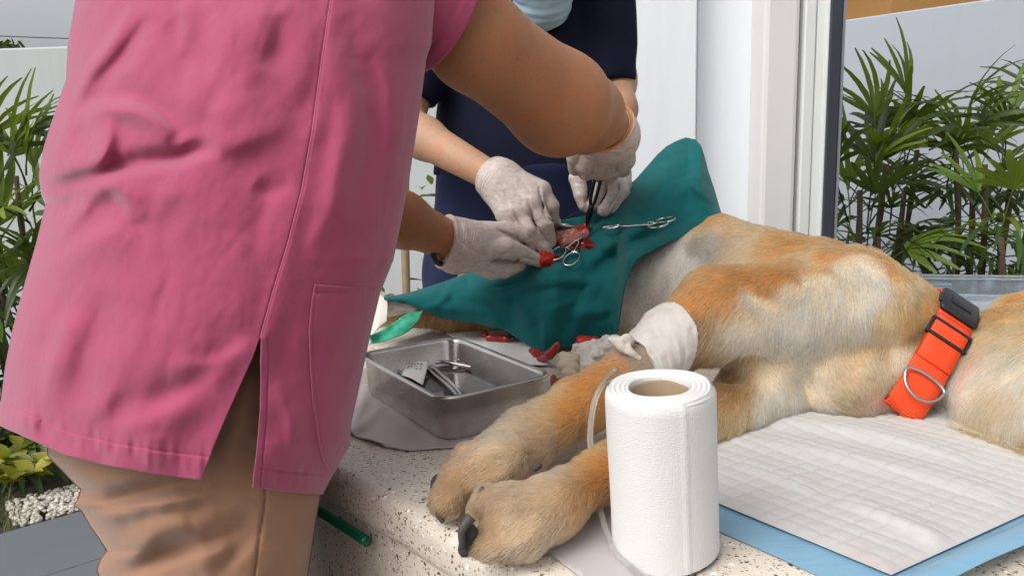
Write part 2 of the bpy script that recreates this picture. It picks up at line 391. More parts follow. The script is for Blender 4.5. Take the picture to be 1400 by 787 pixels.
# ---- gravel and grass strips beyond the paving edge
def scatter_mesh(name, n, region, base, mat, size, seed):
    r = np.random.default_rng(seed); bv, bf = base; Vs, Fs = [], []
    for k in range(n):
        a, b = region(r); p = tb + ex * a + ey * b; th = r.random() * 6.28; s = size * (.6 + .8 * r.random())
        R = Matrix.Rotation(th, 3, 'Z') @ Matrix.Rotation(r.normal() * .5, 3, 'X')
        V = (np.array(bv) * s * np.array([1, .8 + .4 * r.random(), .6 + .3 * r.random()])) @ np.array(R).T + p + [0, 0, s * .25 + r.random() * .004]
        Fs.append(np.array(bf) + k * len(bv)); Vs.append(V)
    return mesh_np(name, np.vstack(Vs), np.vstack(Fs), mat)
bm = bmesh.new(); bmesh.ops.create_icosphere(bm, subdivisions=1, radius=1); ico = ([tuple(v.co) for v in bm.verts], [[v.index for v in f.verts] for f in bm.faces]); bm.free()
m_gravel = NT('gravel_stone'); gi = m_gravel.noise(m_gravel.coord(), 55, 2); m_gravel.bsdf(m_gravel.ramp(gi, [(.3, (.20, .18, .15)), (.5, (.45, .42, .36)), (.7, (.62, .59, .52))]), .85)
tag(scatter_mesh('gravel', 5200, lambda r: (r.uniform(-.18, 2.6), r.uniform(-.24, -.005)), ico, m_gravel.m, .0085, 3), kind='stuff')
gm = NT('grass_blade'); gm.bsdf(gm.mix(gm.noise(gm.coord(), 30), (.05, .07, .018), (.16, .17, .06)), .7)
def grass(n, region, seed):
    r = np.random.default_rng(seed); Vs, Fs = [], []
    for k in range(n):
        a, b = region(r); p = tb + ex * a + ey * b + [0, 0, -.01]; th = r.random() * 6.28; h = r.uniform(.02, .05); d = np.array([math.cos(th), math.sin(th), 0]); w = np.array([-d[1], d[0], 0]) * .0016; l = r.uniform(.2, .8) * h
        Vs += [p - w, p + w, p + w * .7 + d * l * .4 + [0, 0, h * .6], p - w * .7 + d * l * .4 + [0, 0, h * .6], p + d * l + [0, 0, h]]
        Fs += [[5 * k, 5 * k + 1, 5 * k + 2, 5 * k + 3], [5 * k + 3, 5 * k + 2, 5 * k + 4, 5 * k + 4]]
    F3 = []
    for f in Fs: F3 += [[f[0], f[1], f[2]], [f[0], f[2], f[3]]] if f[2] != f[3] and len(set(f)) == 4 else [f[:3]]
    return mesh_np('grass', np.array(Vs), np.array(F3), gm.m)
tag(grass(9000, lambda r: (r.uniform(-2.2, -.15), r.uniform(-.75, -.004)), 4), kind='stuff')

# ---- garden walls
def wall_between(name, a, b, top, thick, mat, ext=(0, 0), label=None):
    d = (b - a); d[2] = 0; d /= np.linalg.norm(d); n = np.array([-d[1], d[0], 0])
    if n @ a < 0: n = -n
    A = a - d * ext[0]; B = b + d * ext[1]; A[2] = B[2] = 0; L = np.linalg.norm(B - A)
    M = Matrix(((d[0], n[0], 0, A[0]), (d[1], n[1], 0, A[1]), (0, 0, 1, 0), (0, 0, 0, 1)))
    bm = bmesh.new(); box(bm, (0, 0, -.05), (L, thick, top)); bmesh.ops.recalc_face_normals(bm, faces=bm.faces[:])
    o = bevel_mod(obj(name, bm, mat), .008); o.matrix_world = M
    return tag(o, label, 'wall')
WT = 1.75
wall_between('garden_wall', Zp(1152, 28, WT), Zp(1340, 1, WT), WT, .15, MAT['gwall'], (.35, 3.0), 'blue-grey rendered garden wall behind the lady palms beside the charcoal post')
wall_between('garden_wall', P(-5, 65, 4.4), P(90, 64, 4.4), float(P(40, 65, 4.4)[2]), .15, MAT['gwall_l'], (3.0, 3.4), 'pale grey garden wall under the overhead wire, behind the pink tunic')
# ---- white house wall, pilaster and door frame post
def X(u, Y): return float(P(u, 150, Y)[0])
hw = thing('house_wall', 'white painted house wall with a stepped corner behind the person in navy', 'wall')
def vbox(name, u0, u1, Y, depth, mat, parent, z=(0, 3.3), bev=.004):
    bm = bmesh.new(); box(bm, (X(u0, Y), Y * SC, z[0]), (X(u1, Y), Y * SC + depth, z[1])); bmesh.ops.recalc_face_normals(bm, faces=bm.faces[:])
    return bevel_mod(obj(name, bm, mat, parent), bev)
vbox('wall_panel', 690, 952, 2.62, .25, MAT['wall'], hw)
vbox('wall_panel', 952.5, 1044, 2.70, .19, MAT['wall'], hw)
vbox('pilaster', 1043, 1091, 2.56, .30, MAT['wall2'], hw, bev=.012)
dfm = thing('door_frame', 'tall white and charcoal aluminium door frame standing at the end of the white wall', 'door frame')
vbox('track', 1090.5, 1097, 2.585, .1, MAT['wall2'], dfm)
for k in range(2): vbox('jamb_rib', 1097 + k * 15.5, 1112.2 + k * 15.5, 2.55 + .004 * (k % 2), .12, MAT['white_metal'], dfm, bev=.004)
vbox('edge_strip', 1127.8, 1131, 2.53, .12, MAT['white_metal'], dfm, bev=.001)
vbox('post', 1131.3, 1147, 2.52, .14, MAT['frame'], dfm, bev=.003)
vbox('post_edge', 1147.3, 1151.5, 2.535, .10, MAT['frame_grey'], dfm, bev=.001)

# ---- neighbour house beyond the wall, wire, far tree
nh = thing('neighbour_house', 'ochre neighbouring building showing above the garden wall', 'house')
x0 = float(P(1219, 10, 11)[0])
bm = bmesh.new(); box(bm, (x0, 11 * SC, 0), (x0 + 7, 11 * SC + 5, 3.4)); bmesh.ops.recalc_face_normals(bm, faces=bm.faces[:]); obj('wall', bm, MAT['brown'], nh)
bm = bmesh.new(); box(bm, (x0 - .4, 11 * SC - .4, 3.41), (x0 + 7.4, 11 * SC + 5.4, 3.6)); bmesh.ops.recalc_face_normals(bm, faces=bm.faces[:]); obj('roof', bm, MAT['frame_grey'], nh)
for k in range(2):
    bm = bmesh.new(); box(bm, (x0 + 2.0 + 2.4 * k, 11 * SC - .03, 2.2), (x0 + 3.1 + 2.4 * k, 11 * SC - .002, 3.1)); obj('window', bm, MAT['frame'], nh)
wa, wb = P(-200, 36, 9), P(260, 54, 9)
tag(tube('utility_wire', [wa + (wb - wa) * t - np.array([0, 0, .12 * 4 * t * (1 - t) * .3]) for t in np.linspace(0, 1, 24)], .005, MAT['black'], n=6), 'thin black overhead wire crossing the pale sky above the left wall', 'wire')

# ---- plants
def blade_strip(L, w, droop, az, el, nseg=5, fold=.25, tipw=.25):
    """one long leaf segment starting at the origin"""
    d = np.array([math.cos(el) * math.cos(az), math.cos(el) * math.sin(az), math.sin(el)])
    side = np.array([-math.sin(az), math.cos(az), 0.]); V = []; p = np.zeros(3)
    for i in range(nseg + 1):
        t = i / nseg; ww = w * (.35 + 1.0 * min(1, t * 3)) * (1 - t ** 3 * (1 - tipw)) * .5
        up = np.cross(d, side)
        V += [p - side * ww + up * fold * ww, p - up * fold * ww * .4, p + side * ww + up * fold * ww]
        p = p + d * L / nseg; d = d - np.array([0, 0, droop / nseg]); d /= np.linalg.norm(d)
    F = []
    for i in range(nseg):
        a = i * 3; F += [[a, a + 1, a + 4, a + 3], [a + 1, a + 2, a + 5, a + 4]]
    return np.array(V), F
def frond_mesh(name, nb, L, w, spread, droop, pet, mat, seed):
    r = random.Random(seed); V, Q = [], []; col = []
    pts = [np.array([pet * t, 0, pet * (.35 * t - .25 * t * t)]) for t in np.linspace(0, 1, 6)]
    v, q = tube_arrays(pts, np.linspace(.0035, .002, 6), 5); V.append(v); Q += q; col += [.2] * len(v); k = len(v); tip = pts[-1]
    for i in range(nb):
        f = (i + .5) / nb * 2 - 1
        v, q = blade_strip(L * (1 - .28 * abs(f) ** 1.5) * r.uniform(.85, 1.1), w * r.uniform(.8, 1.2), droop * r.uniform(.5, 1.5), f * spread + r.uniform(-.06, .06), r.uniform(.0, .3) - .15 * abs(f))
        V.append(v + tip); Q += [[a + k for a in ff] for ff in q]; k += len(v); col += [r.random()] * len(v)
    me = bpy.data.meshes.new(name); me.from_pydata([tuple(x) for x in np.vstack(V)], [], Q); me.materials.append(mat)
    me.polygons.foreach_set('use_smooth', [True] * len(me.polygons))
    at = me.attributes.new('blade', 'FLOAT', 'POINT'); at.data.foreach_set('value', np.array(col, np.float32)); return me
FR = [frond_mesh('frond', n, L, w, s, d, p, MAT['palm'], i) for i, (n, L, w, s, d, p) in enumerate([
    (9, .29, .017, 1.5, 1.6, .20), (8, .28, .019, 1.3, 1.2, .24), (10, .32, .015, 1.7, 2.0, .20), (7, .27, .020, 1.1, .9, .26), (9, .25, .017, 1.6, 2.2, .16)])]
FRB = [frond_mesh('frond', n, L, w, s, d, p, MAT['palm_bright'], 20 + i) for i, (n, L, w, s, d, p) in enumerate([(7, .27, .021, .9, .6, .22), (9, .26, .022, 1.4, 1.2, .18), (8, .29, .019, 1.1, .9, .2)])]
def palm(label, canes, seed, group=None, nfr=11, reach=.75, scale=1.0, bright=.18):
    r = random.Random(seed); root = thing('lady_palm', label, 'palm', group)
    for (u, v, Y, lean) in canes:
        top = P(u, v, Y); base = np.array([top[0] - lean, top[1] + r.uniform(-.08, .08), -.03])
        pts = [base + (top - base) * t + np.array([.03 * math.sin(3 * t + seed), .02 * math.cos(4 * t), 0]) for t in np.linspace(0, 1, 14)]
        tube('trunk', pts, np.linspace(.015, .009, 14) * (1 + .15 * np.sin(np.arange(14) * 2.4)), MAT['cane'], root, 8)
        a0 = r.random() * 6.28
        for k in range(nfr):
            t = k / (nfr - 1); h = 1 - (1 - t) * reach / max(top[2], .4) * .9
            p = base + (top - base) * h; a = a0 + k * 2.4 + r.uniform(-.3, .3)
            el = math.radians(-35 + 105 * t ** 1.3 + r.uniform(-12, 12))
            me = r.choice(FRB) if (r.random() < bright * (1.8 if t > .75 else .7)) else r.choice(FR)
            o = link(bpy.data.objects.new('frond', me), root); s = scale * r.uniform(.85, 1.15)
            o.matrix_world = Matrix.Translation(Vec(p)) @ Matrix.Rotation(a, 4, 'Z') @ Matrix.Rotation(-el, 4, 'Y') @ Matrix.Rotation(r.uniform(-.5, .5), 4, 'X') @ Matrix.Scale(s, 4)
    return root
palm('dense lady palm with drooping dark fans right beside the charcoal post', [(1196, 225, 3.2, .05), (1160, 260, 3.0, -.02), (1222, 260, 3.3, .02), (1185, 320, 3.0, .0), (1240, 205, 3.5, .03)], 11, 'lady palms along the garden wall', nfr=14, reach=.70, scale=.82)
palm('taller lady palm with bare dark canes behind the clear plastic box', [(1295, 200, 3.3, -.06), (1335, 225, 3.2, .02), (1372, 225, 3.3, .06), (1410, 200, 3.5, .08), (1318, 250, 3.5, .0)], 12, 'lady palms along the garden wall', nfr=12, reach=.55, bright=.28, scale=.82)
palm('low young palm fan with bright green blades in front of the bare canes', [(1368, 318, 2.7, .03)], 13, 'lady palms along the garden wall', nfr=9, reach=.22, scale=.75, bright=1.0)
palm('bright tipped lady palm at the left, partly behind the pink tunic', [(36, 240, 3.55, .02), (-8, 300, 3.5, -.02), (55, 330, 3.7, .03), (10, 400, 3.5, 0), (-45, 260, 3.6, -.05), (40, 460, 3.6, 0)], 14, nfr=10, reach=.42, scale=1.12, bright=.35)
# broad leaves
def leaf_mesh(name, L, w, mat, droop=.5):
    V, Q = blade_strip(L, w, droop, 0, .25, 6, .3, .02); V[:, 1] *= 1.0
    t = np.repeat(np.linspace(0, 1, 7), 3); V[:, 1] *= np.sin(np.pi * np.clip(t * .94 + .06, 0, 1)) ** .8 / (.35 + np.minimum(1, t * 3)) * 1.3
    me = bpy.data.meshes.new(name); me.from_pydata([tuple(x) for x in V], [], Q); me.materials.append(mat); me.polygons.foreach_set('use_smooth', [True] * len(me.polygons))
    at = me.attributes.new('blade', 'FLOAT', 'POINT'); at.data.foreach_set('value', np.full(len(V), .5, np.float32)); return me
LC = leaf_mesh('leaf', .085, .040, MAT['croton']); LD = leaf_mesh('leaf', .10, .036, MAT['darkleaf']); LP = leaf_mesh('leaf', .11, .028, MAT['palm_bright'], .3)
def shrub(name, label, cat, centre, tips, leaf, seed, per=7, stem_mat=MAT['cane']):
    r = random.Random(seed); root = thing(name, label, cat); c = np.array(centre, float)
    for tip in tips:
        tip = np.array(tip); tube('stem', [c + (tip - c) * t + np.array([0, 0, .03 * math.sin(3.14 * t)]) for t in np.linspace(0, 1, 6)], .004, stem_mat, root, 6)
        for k in range(per):
            o = link(bpy.data.objects.new('leaf', leaf), root)
            o.matrix_world = Matrix.Translation(Vec(tip - (tip - c) * (.06 * (k // 3)))) @ Matrix.Rotation(k * 2.4 + r.random(), 4, 'Z') @ Matrix.Rotation(-r.uniform(-.5, .6), 4, 'Y') @ Matrix.Rotation(r.uniform(-.4, .4), 4, 'X') @ Matrix.Scale(r.uniform(.75, 1.2), 4)
    return root
cb = Zp(20, 678, 0); 
shrub('croton', 'low yellow and green leaved shrub at the left above the gravel', 'shrub', [P(20, 670, 3.3)[0], P(20, 670, 3.3)[1], 0], [P(46, 645, 3.02), P(8, 628, 3.05), P(-25, 610, 3.2), P(30, 612, 3.2), P(72, 632, 3.1), P(-5, 655, 3.02), P(22, 655, 3.0), P(60, 625, 3.2)], LC, 5, 7)
dc = P(30, 610, 3.7); dc[2] = 0
shrub('dark_shrub', 'dark leafy undergrowth behind the yellow leaved shrub', 'shrub', dc, [P(u + random.uniform(-8, 8), v, 3.5 + .3 * random.random()) for u in range(-60, 120, 24) for v in (520, 560, 600, 640)], LD, 6, 8)
sb = P(556, 420, 3.6); st = P(553, 300, 3.6)
sap = thing('sapling', 'slender tan-stemmed sapling seen between the pink tunic and the blue jeans', 'plant')
b0 = sb.copy(); b0[2] = 0
tube('trunk', [b0, sb, st, st + np.array([.02, .02, .3])], .016, MAT['stick'], sap, 10)
for k in range(34):
    t = random.random(); p = sb + (st - sb) * (t * 1.6 - .3) + np.array([random.uniform(-.14, .14), random.uniform(-.1, .1), random.uniform(-.05, .05)])
    o = link(bpy.data.objects.new('leaf', LP if k % 3 else LD), sap)
    o.matrix_world = Matrix.Translation(Vec(p)) @ Matrix.Rotation(random.random() * 6.28, 4, 'Z') @ Matrix.Rotation(random.uniform(-.7, .9), 4, 'Y') @ Matrix.Scale(random.uniform(.6, 1.0), 4)
ft = thing('far_tree', 'small far tree whose crown just clears the left garden wall', 'tree')
tp = P(4, 58, 12); b0 = tp.copy(); b0[2] = 0
tube('trunk', [b0, tp - np.array([0, 0, .3])], [.12, .05], MAT['cane'], ft, 8)
r_ = np.random.default_rng(9); Vs = []; Fs = []
for k in range(900):
    d = r_.normal(size=3); d /= np.linalg.norm(d); p = tp + d * np.array([.35, .35, .30]) * r_.random() ** .4 - [0.05, 0, .26]
    a = r_.normal(size=3) * .04; b = r_.normal(size=3) * .03; Vs += [p, p + a, p + a + b, p + b]; Fs.append([4 * k, 4 * k + 1, 4 * k + 2, 4 * k + 3])
o = mesh_np('crown', np.array(Vs), np.array(Fs), MAT['darkleaf'], ft, False)

# ================================================================ TERRAZZO TABLE
e1, e3 = Zp(479, 654), Zp(690, 775)
et = (e1 - e3); et /= np.linalg.norm(et); en = np.array([et[1], -et[0], 0.])
if en @ np.array([0, 1, 0]) < 0: en = -en
def TE(n, t, z=0): p = e1 + en * n + et * t; return np.array([p[0], p[1], TABLE + z])
poly = [TE(0, -1.5), TE(0, .42), np.array([-.24, 1.36, TABLE]), np.array([1.3, 1.36, TABLE]), np.array([1.5, -.3, TABLE])]
def slab(name, poly, z0, z1, mat, parent, inset=0, bev=.012, seg=4):
    c = np.mean(poly, 0); bm = bmesh.new()
    vs = [bm.verts.new((*(p[:2] + (c - p)[:2] / np.linalg.norm((c - p)[:2]) * inset), z1)) for p in poly]
    f = bm.faces.new(vs); r = bmesh.ops.extrude_face_region(bm, geom=[f])
    for v in [g for g in r['geom'] if isinstance(g, bmesh.types.BMVert)]: v.co.z = z0
    bmesh.ops.recalc_face_normals(bm, faces=bm.faces[:])
    return bevel_mod(obj(name, bm, mat, parent, True), bev, seg)
tbl = thing('terrazzo_bench', 'speckled terrazzo bench slab that the dog and steel tray lie on', 'table')
slab('slab', poly, TABLE - .043, TABLE, MAT['terrazzo'], tbl, 0, .013, 5)
slab('plinth', poly, -.03, TABLE - .0435, MAT['terrazzo'], tbl, .018, .004, 2)
hp = [TE(-.004, t, -.050 - .003 * math.sin(9 * t)) for t in np.linspace(.5, -.030, 30)]
tag(tube('garden_hose', spline(hp, 60), .0050, MAT['hose'], n=12), 'short green plastic hose lying along the underside of the bench slab', 'hose')

# ---- sheets lying on the bench
def sheet(name, uv, mat, z, label, cat, rise=0.003, seed=0, res=.006, amp=.003, freq=30, ridges=()):
    pts = np.array([Zp(u, v, TABLE) for u, v in uv]); lo, hi = pts.min(0), pts.max(0)
    xs = np.arange(lo[0], hi[0] + res, res); ys = np.arange(lo[1], hi[1] + res, res); bm = bmesh.new()
    n = len(pts)
    def inside(x, y):
        c = False; j = n - 1
        for i in range(n):
            if (pts[i][1] > y) != (pts[j][1] > y) and x < (pts[j][0] - pts[i][0]) * (y - pts[i][1]) / (pts[j][1] - pts[i][1]) + pts[i][0]: c = not c
            j = i
        return c
    f = bm.faces.new([bm.verts.new((p[0], p[1], 0)) for p in pts])
    for ax, arr in ((0, xs), (1, ys)):
        no = Vector((1, 0, 0)) if ax == 0 else Vector((0, 1, 0))
        for a in arr[1:-1]:
            co = Vector((a, 0, 0)) if ax == 0 else Vector((0, a, 0))
            bmesh.ops.bisect_plane(bm, geom=bm.verts[:] + bm.edges[:] + bm.faces[:], plane_co=co, plane_no=no, dist=1e-6)
    co = np.array([v.co[:] for v in bm.verts]); h = np.abs(vnoise(co * freq, seed)) * amp + np.abs(vnoise(co * freq * 2.7, seed + 3)) * amp * .4
    for (a, b, w, k) in ridges:
        pa, pb = Zp(*a)[:2], Zp(*b)[:2]; ab = pb - pa; t = np.clip(((co[:, :2] - pa) @ ab) / (ab @ ab), 0, 1)
        d = np.linalg.norm(co[:, :2] - pa - t[:, None] * ab, axis=1); h += k * np.exp(-(d / w) ** 2)
    for v, hh in zip(bm.verts, h): v.co.z = TABLE + z + hh
    bmesh.ops.recalc_face_normals(bm, faces=bm.faces[:])
    if sum(f.normal.z for f in bm.faces) < 0: bmesh.ops.reverse_faces(bm, faces=bm.faces[:])
    o = obj(name, bm, mat, None, True); solid(o, .0008)
    return tag(o, label, cat)
sheet('plastic_film', [(466, 592), (520, 612), (560, 618), (640, 612), (700, 592), (760, 552), (700, 500), (600, 450), (540, 470), (480, 520)], MAT['mauve_sheet'], .002, 'thin mauve-grey plastic film lying under the steel tray', 'plastic sheet', seed=2, amp=.0012,
      ridges=[((470, 598), (520, 612), .004, .004), ((505, 530), (482, 596), .006, .005), ((520, 560), (495, 590), .004, .003)])
sheet('grey_sheet', [(724, 738), (760, 766), (800, 796), (850, 805), (940, 800), (935, 640), (860, 620), (800, 640), (760, 690)], MAT['grey_sheet'], .002, 'grey plastic sheet under the lower front paw and the tissue roll', 'plastic sheet', seed=4, amp=.0012)

# ---- quilted underpad with blue plastic border
pa, pb, pc = Zp(975, 690), Zp(1218, 792), Zp(1408, 704)
u1 = (pb - pa) / np.linalg.norm(pb - pa); u2 = np.array([-u1[1], u1[0], 0.]); u2 = u2 if u2[1] > 0 else -u2
PW, PL = .285, .50; u2 = (pc - pb) / np.linalg.norm(pc - pb); org = pb - u1 * PW
c2 = (pc - pb); 
res = .0025; na, nb_ = int(PW / res) + 1, int(PL / res) + 1
A, B = np.meshgrid(np.linspace(0, PW, na), np.linspace(0, PL, nb_), indexing='ij')
skew = (c2 / np.linalg.norm(c2))
pad_xy = org[None, None] + A[..., None] * u1 + B[..., None] * (u2 * .98)
qa = .016
def groove(x): f = np.abs((x / qa) % 1 - .5) * 2; return np.exp(-((1 - f) / .17) ** 2)
hgt = .004 + .0017 * (1 - np.maximum(groove(A), groove(B))) 
uu, vv = proj(np.dstack([pad_xy[..., 0], pad_xy[..., 1], np.full(A.shape, TABLE)]))
def seg_d(U, V_, a, b):
    a = np.array(a, float); b = np.array(b, float); ab = b - a; t = np.clip(((U - a[0]) * ab[0] + (V_ - a[1]) * ab[1]) / (ab @ ab), 0, 1)
    return np.hypot(U - a[0] - t * ab[0], V_ - a[1] - t * ab[1]), t
def poly_d(U, V_, pts):
    pts = spline(pts, 5 * (len(pts) - 1) + 1); best = None; tt = None; side = None; n = len(pts) - 1
    for i in range(n):
        d, t = seg_d(U, V_, pts[i], pts[i + 1]); ax, ay = pts[i]; bx, by = pts[i + 1]
        s = np.sign((bx - ax) * (V_ - ay) - (by - ay) * (U - ax)); t = (t + i) / n
        if best is None: best, tt, side = d, t, s
        else:
            m = d < best; best = np.where(m, d, best); tt = np.where(m, t, tt); side = np.where(m, s, side)
    return best, tt, side
for pts, w, k in (([(960, 578), (1080, 588), (1200, 606), (1330, 640)], 7, .0065), ([(960, 604), (1100, 622), (1250, 655), (1380, 690)], 8, .005), ([(1150, 690), (1260, 740), (1330, 775)], 7, .005), ([(1010, 640), (1120, 680)], 8, .003)):
    d, t, s = poly_d(uu, vv, pts); hgt = hgt + k * np.exp(-(d / np.where(s > 0, w, w * 2.2)) ** 2) * np.sin(np.pi * np.clip(t, 0, 1)) ** .5
hgt += .0015 * vnoise(np.dstack([pad_xy[..., :2] * 14, np.zeros(A.shape)]).reshape(-1, 3), 5).reshape(A.shape)
etp = np.clip(np.minimum(np.minimum(A, PW - A), np.minimum(B, PL - B)) / .012, 0, 1); hgt = .0036 + (hgt - .0036) * etp
V = np.dstack([pad_xy[..., 0], pad_xy[..., 1], TABLE + np.maximum(hgt, .0034)]).reshape(-1, 3)
up = thing('underpad', 'white quilted absorbent pad with blue plastic border under the dog', 'pad')
mp = NT('pad_quilt'); co = mp.coord(); cq = mp.mix(mp.noise(co, 6, 4), (.44, .43, .415), (.53, .52, .51)); 
mp.bsdf(mp.mix(mp.ramp(mp.noise(co, 9, 3), [(.55, (0, 0, 0)), (.75, (.6, .6, .6))]), cq, (.46, .35, .32)), .8, 0, mp.noise(co, 500), .3, .0008)
F = grid_faces(na, nb_)
mesh_np('quilt', V, F, mp.m, up)
mblue = NT('blue_pad_plastic'); mb_c = mblue.mix(mblue.noise(mblue.coord('Object', (1, 4, 1)), 30), (.16, .33, .47), (.24, .43, .58)); mblue.bsdf(mb_c, .38, 0, mblue.noise(mblue.coord('Object', (1, 5, 1)), 40), .3, .002)
BW = .034
ga, gb = np.meshgrid(np.linspace(-.004, PW + BW, 90), np.linspace(-BW, PL + BW, 120), indexing='ij')
bxy = org[None, None] + ga[..., None] * u1 + gb[..., None] * u2
bz = TABLE + .0012 + .0008 * np.abs(vnoise(np.dstack([bxy[..., :2] * 40, np.zeros(ga.shape)]).reshape(-1, 3), 8).reshape(ga.shape))
# the right border stands up and folds over a little
lift = np.clip((ga - PW - .004) / BW, 0, 1); bz = bz + .016 * np.sin(lift * np.pi * .8) * np.clip(1.2 - gb / .3, 0, 1)
mesh_np('border', np.dstack([bxy[..., 0], bxy[..., 1], bz]).reshape(-1, 3), grid_faces(*ga.shape), mblue.m, up)

# ================================================================ STEEL TRAY AND ITS CONTENTS
RIM = .0510
tF, tR, tL = Zp(603, 546, TABLE + RIM), Zp(760, 511, TABLE + RIM), Zp(497, 480, TABLE + RIM)
tx = tR - tF; TLX = np.linalg.norm(tx); tx /= TLX; ty = np.array([-tx[1], tx[0], 0.]); TLY = float((tL - tF) @ ty)
TM = Matrix(((tx[0], ty[0], 0, tF[0]), (tx[1], ty[1], 0, tF[1]), (0, 0, 1, TABLE), (0, 0, 0, 1)))
print('tray', TLX, TLY)
def rrect(inset, z, r, n=8):
    x0, x1, y0, y1 = inset, TLX - inset, inset, TLY - inset; r = max(r - inset * .6, .004); pts = []
    for cx, cy, a0 in ((x1 - r, y1 - r, 0), (x0 + r, y1 - r, 90), (x0 + r, y0 + r, 180), (x1 - r, y0 + r, 270)):
        for k in range(n + 1):
            a = math.radians(a0 + 90 * k / n); pts.append((cx + r * math.cos(a), cy + r * math.sin(a), z))
    return pts
prof = [(.0105, .0012), (.0068, .0022), (.0052, .006), (.0042, RIM - .004), (.0005, RIM - .004), (-.0012, RIM - .0022), (.0002, RIM - .0003), (.0022, RIM), (.0048, RIM - .0012), (.0060, RIM - .005), (.0075, .0080), (.0095, .0045), (.014, .0030)]
V = []; Q = []; n = 36
for ins, z in prof: V += rrect(ins, z, .024)
for i in range(len(prof) - 1):
    for k in range(n): l = (k + 1) % n; Q.append([i * n + k, i * n + l, (i + 1) * n + l, (i + 1) * n + k])
Q += [list(range(n))[::-1], [(len(prof) - 1) * n + k for k in range(n)]]
tray = thing('steel_tray', 'rectangular stainless steel instrument tray with rolled rim in front of the green drape', 'tray')
o = mesh_np('body', V, Q, MAT['steel'], tray); o.matrix_world = TM
o = mesh_np('liquid', [(x, y, z) for x, y, z in rrect(.0074, .0150, .024)], [list(range(n))], MAT['water'], tray, False); o.matrix_world = TM
def TT(u, v, z=.016): return Zp(u, v, TABLE + z)
# surgical instruments ------------------------------------------------------
def ring_pts(c, a, b, ax, ay, n=22): return [np.array(c) + a * math.cos(t) * ax + b * math.sin(t) * ay for t in np.linspace(0, 2 * np.pi, n, endpoint=False)]
def hemostat(label, tip, tail, up, spread, mat, cat='forceps', name='hemostat', ring=.011, jaw=.30, r=.0016, curve=0.0, parent=None):
    """two crossing halves with finger rings; tip and tail are world points, up the normal of the instrument's plane"""
    tip, tail, up = (np.array(x, float) for x in (tip, tail, up)); d = tail - tip; L = np.linalg.norm(d); d /= L
    side = np.cross(up, d); side /= np.linalg.norm(side); up = np.cross(d, side)
    root = thing(name, label, cat)
    def pt(x, y, z=0): return tip + d * x * L + side * y + up * (z + curve * (1 - x) ** 2)
    for s in (1, -1):
        zz = .0008 * s
        shank = [pt(0, .0006 * s, zz), pt(jaw * .5, .0022 * s, zz), pt(jaw, 0, zz), pt(jaw + .12, -.0035 * s, zz), pt(.72, -spread * s * .75, zz), pt(1 - ring / L * 1.6, -spread * s, zz)]
        parts = [tube_arrays(spline(shank, 26), np.interp(np.linspace(0, 1, 26), [0, .25, .34, .45, 1], [r * .55, r * 1.1, r * 1.6, r, r]), 8)]
        parts.append(tube_arrays(ring_pts(pt(1, -(spread + ring * .35) * s, zz), ring * 1.35, ring, d, side), r * .95, 8, True))
        parts.append(tube_arrays([pt(.74, -spread * .72 * s, zz), pt(.74, -.0005 * s, zz * 2)], r * .8, 6))
        V, Q = join_VQ(parts); mesh_np('handle', V, Q, mat, root)
    V, Q = tube_arrays([pt(jaw, 0, -.0034), pt(jaw, 0, .0034)], r * 1.5, 12); mesh_np('pivot', V, Q, mat, root)
    return root
UPZ = np.array([0, 0, 1.])
hemostat('steel scissors lying nose forward in the tray beside the white label', TT(692, 515, .019), TT(604, 487, .022), UPZ, .011, MAT['chrome'], 'scissors', 'scissors', .012, .45, .0027)
tw = thing('tweezers', 'thin steel tweezers lying across the tray under the scissors', 'tweezers')
for s in (1, -1):
    pts = spline([TT(583 + 6 * s, 500, .017), TT(612 + 5 * s, 524 + s, .018), TT(628 + 3 * s, 540, .020)], 14); tube('arm', pts, np.linspace(.0034, .0020, 14), MAT['chrome'], tw, 6)
hemostat('steel needle holder resting at the far left end of the tray', TT(540, 524, .017), TT(562, 482, .026), UPZ, .009, MAT['chrome'], 'forceps', 'needle_holder', .011, .3, .0021)
pts = [TT(640, 482, .026), TT(668, 492, .026), TT(690, 503, .026), TT(722, 518, .026)]
bz_ = thing('towel_clamp', 'knobbed steel clamp lying along the right inner wall of the tray', 'clamp')
tube('shaft', spline(pts, 30), .0019, MAT['chrome'], bz_, 8)
for k, (u, v) in enumerate(((670, 492), (689, 502), (694, 506), (712, 513))):
    V, Q = tube_arrays(ring_pts(TT(u, v, .026), .0046 + .001 * (k % 2), .0038, c_r, c_u), .0017, 7, True); mesh_np('ring', V, Q, MAT['chrome'], bz_)
lg = thing('wire_loop', 'loose coil of steel wire against the back wall of the tray', 'wire')
for k in range(3):
    V, Q = tube_arrays(ring_pts(TT(568 + 6 * k, 473 + 2 * k, .028), .008 + .002 * k, .0045, c_r, c_u * .6 + c_f * .6), .0005, 5, True); mesh_np('loop', V, Q, MAT['chrome'], lg)
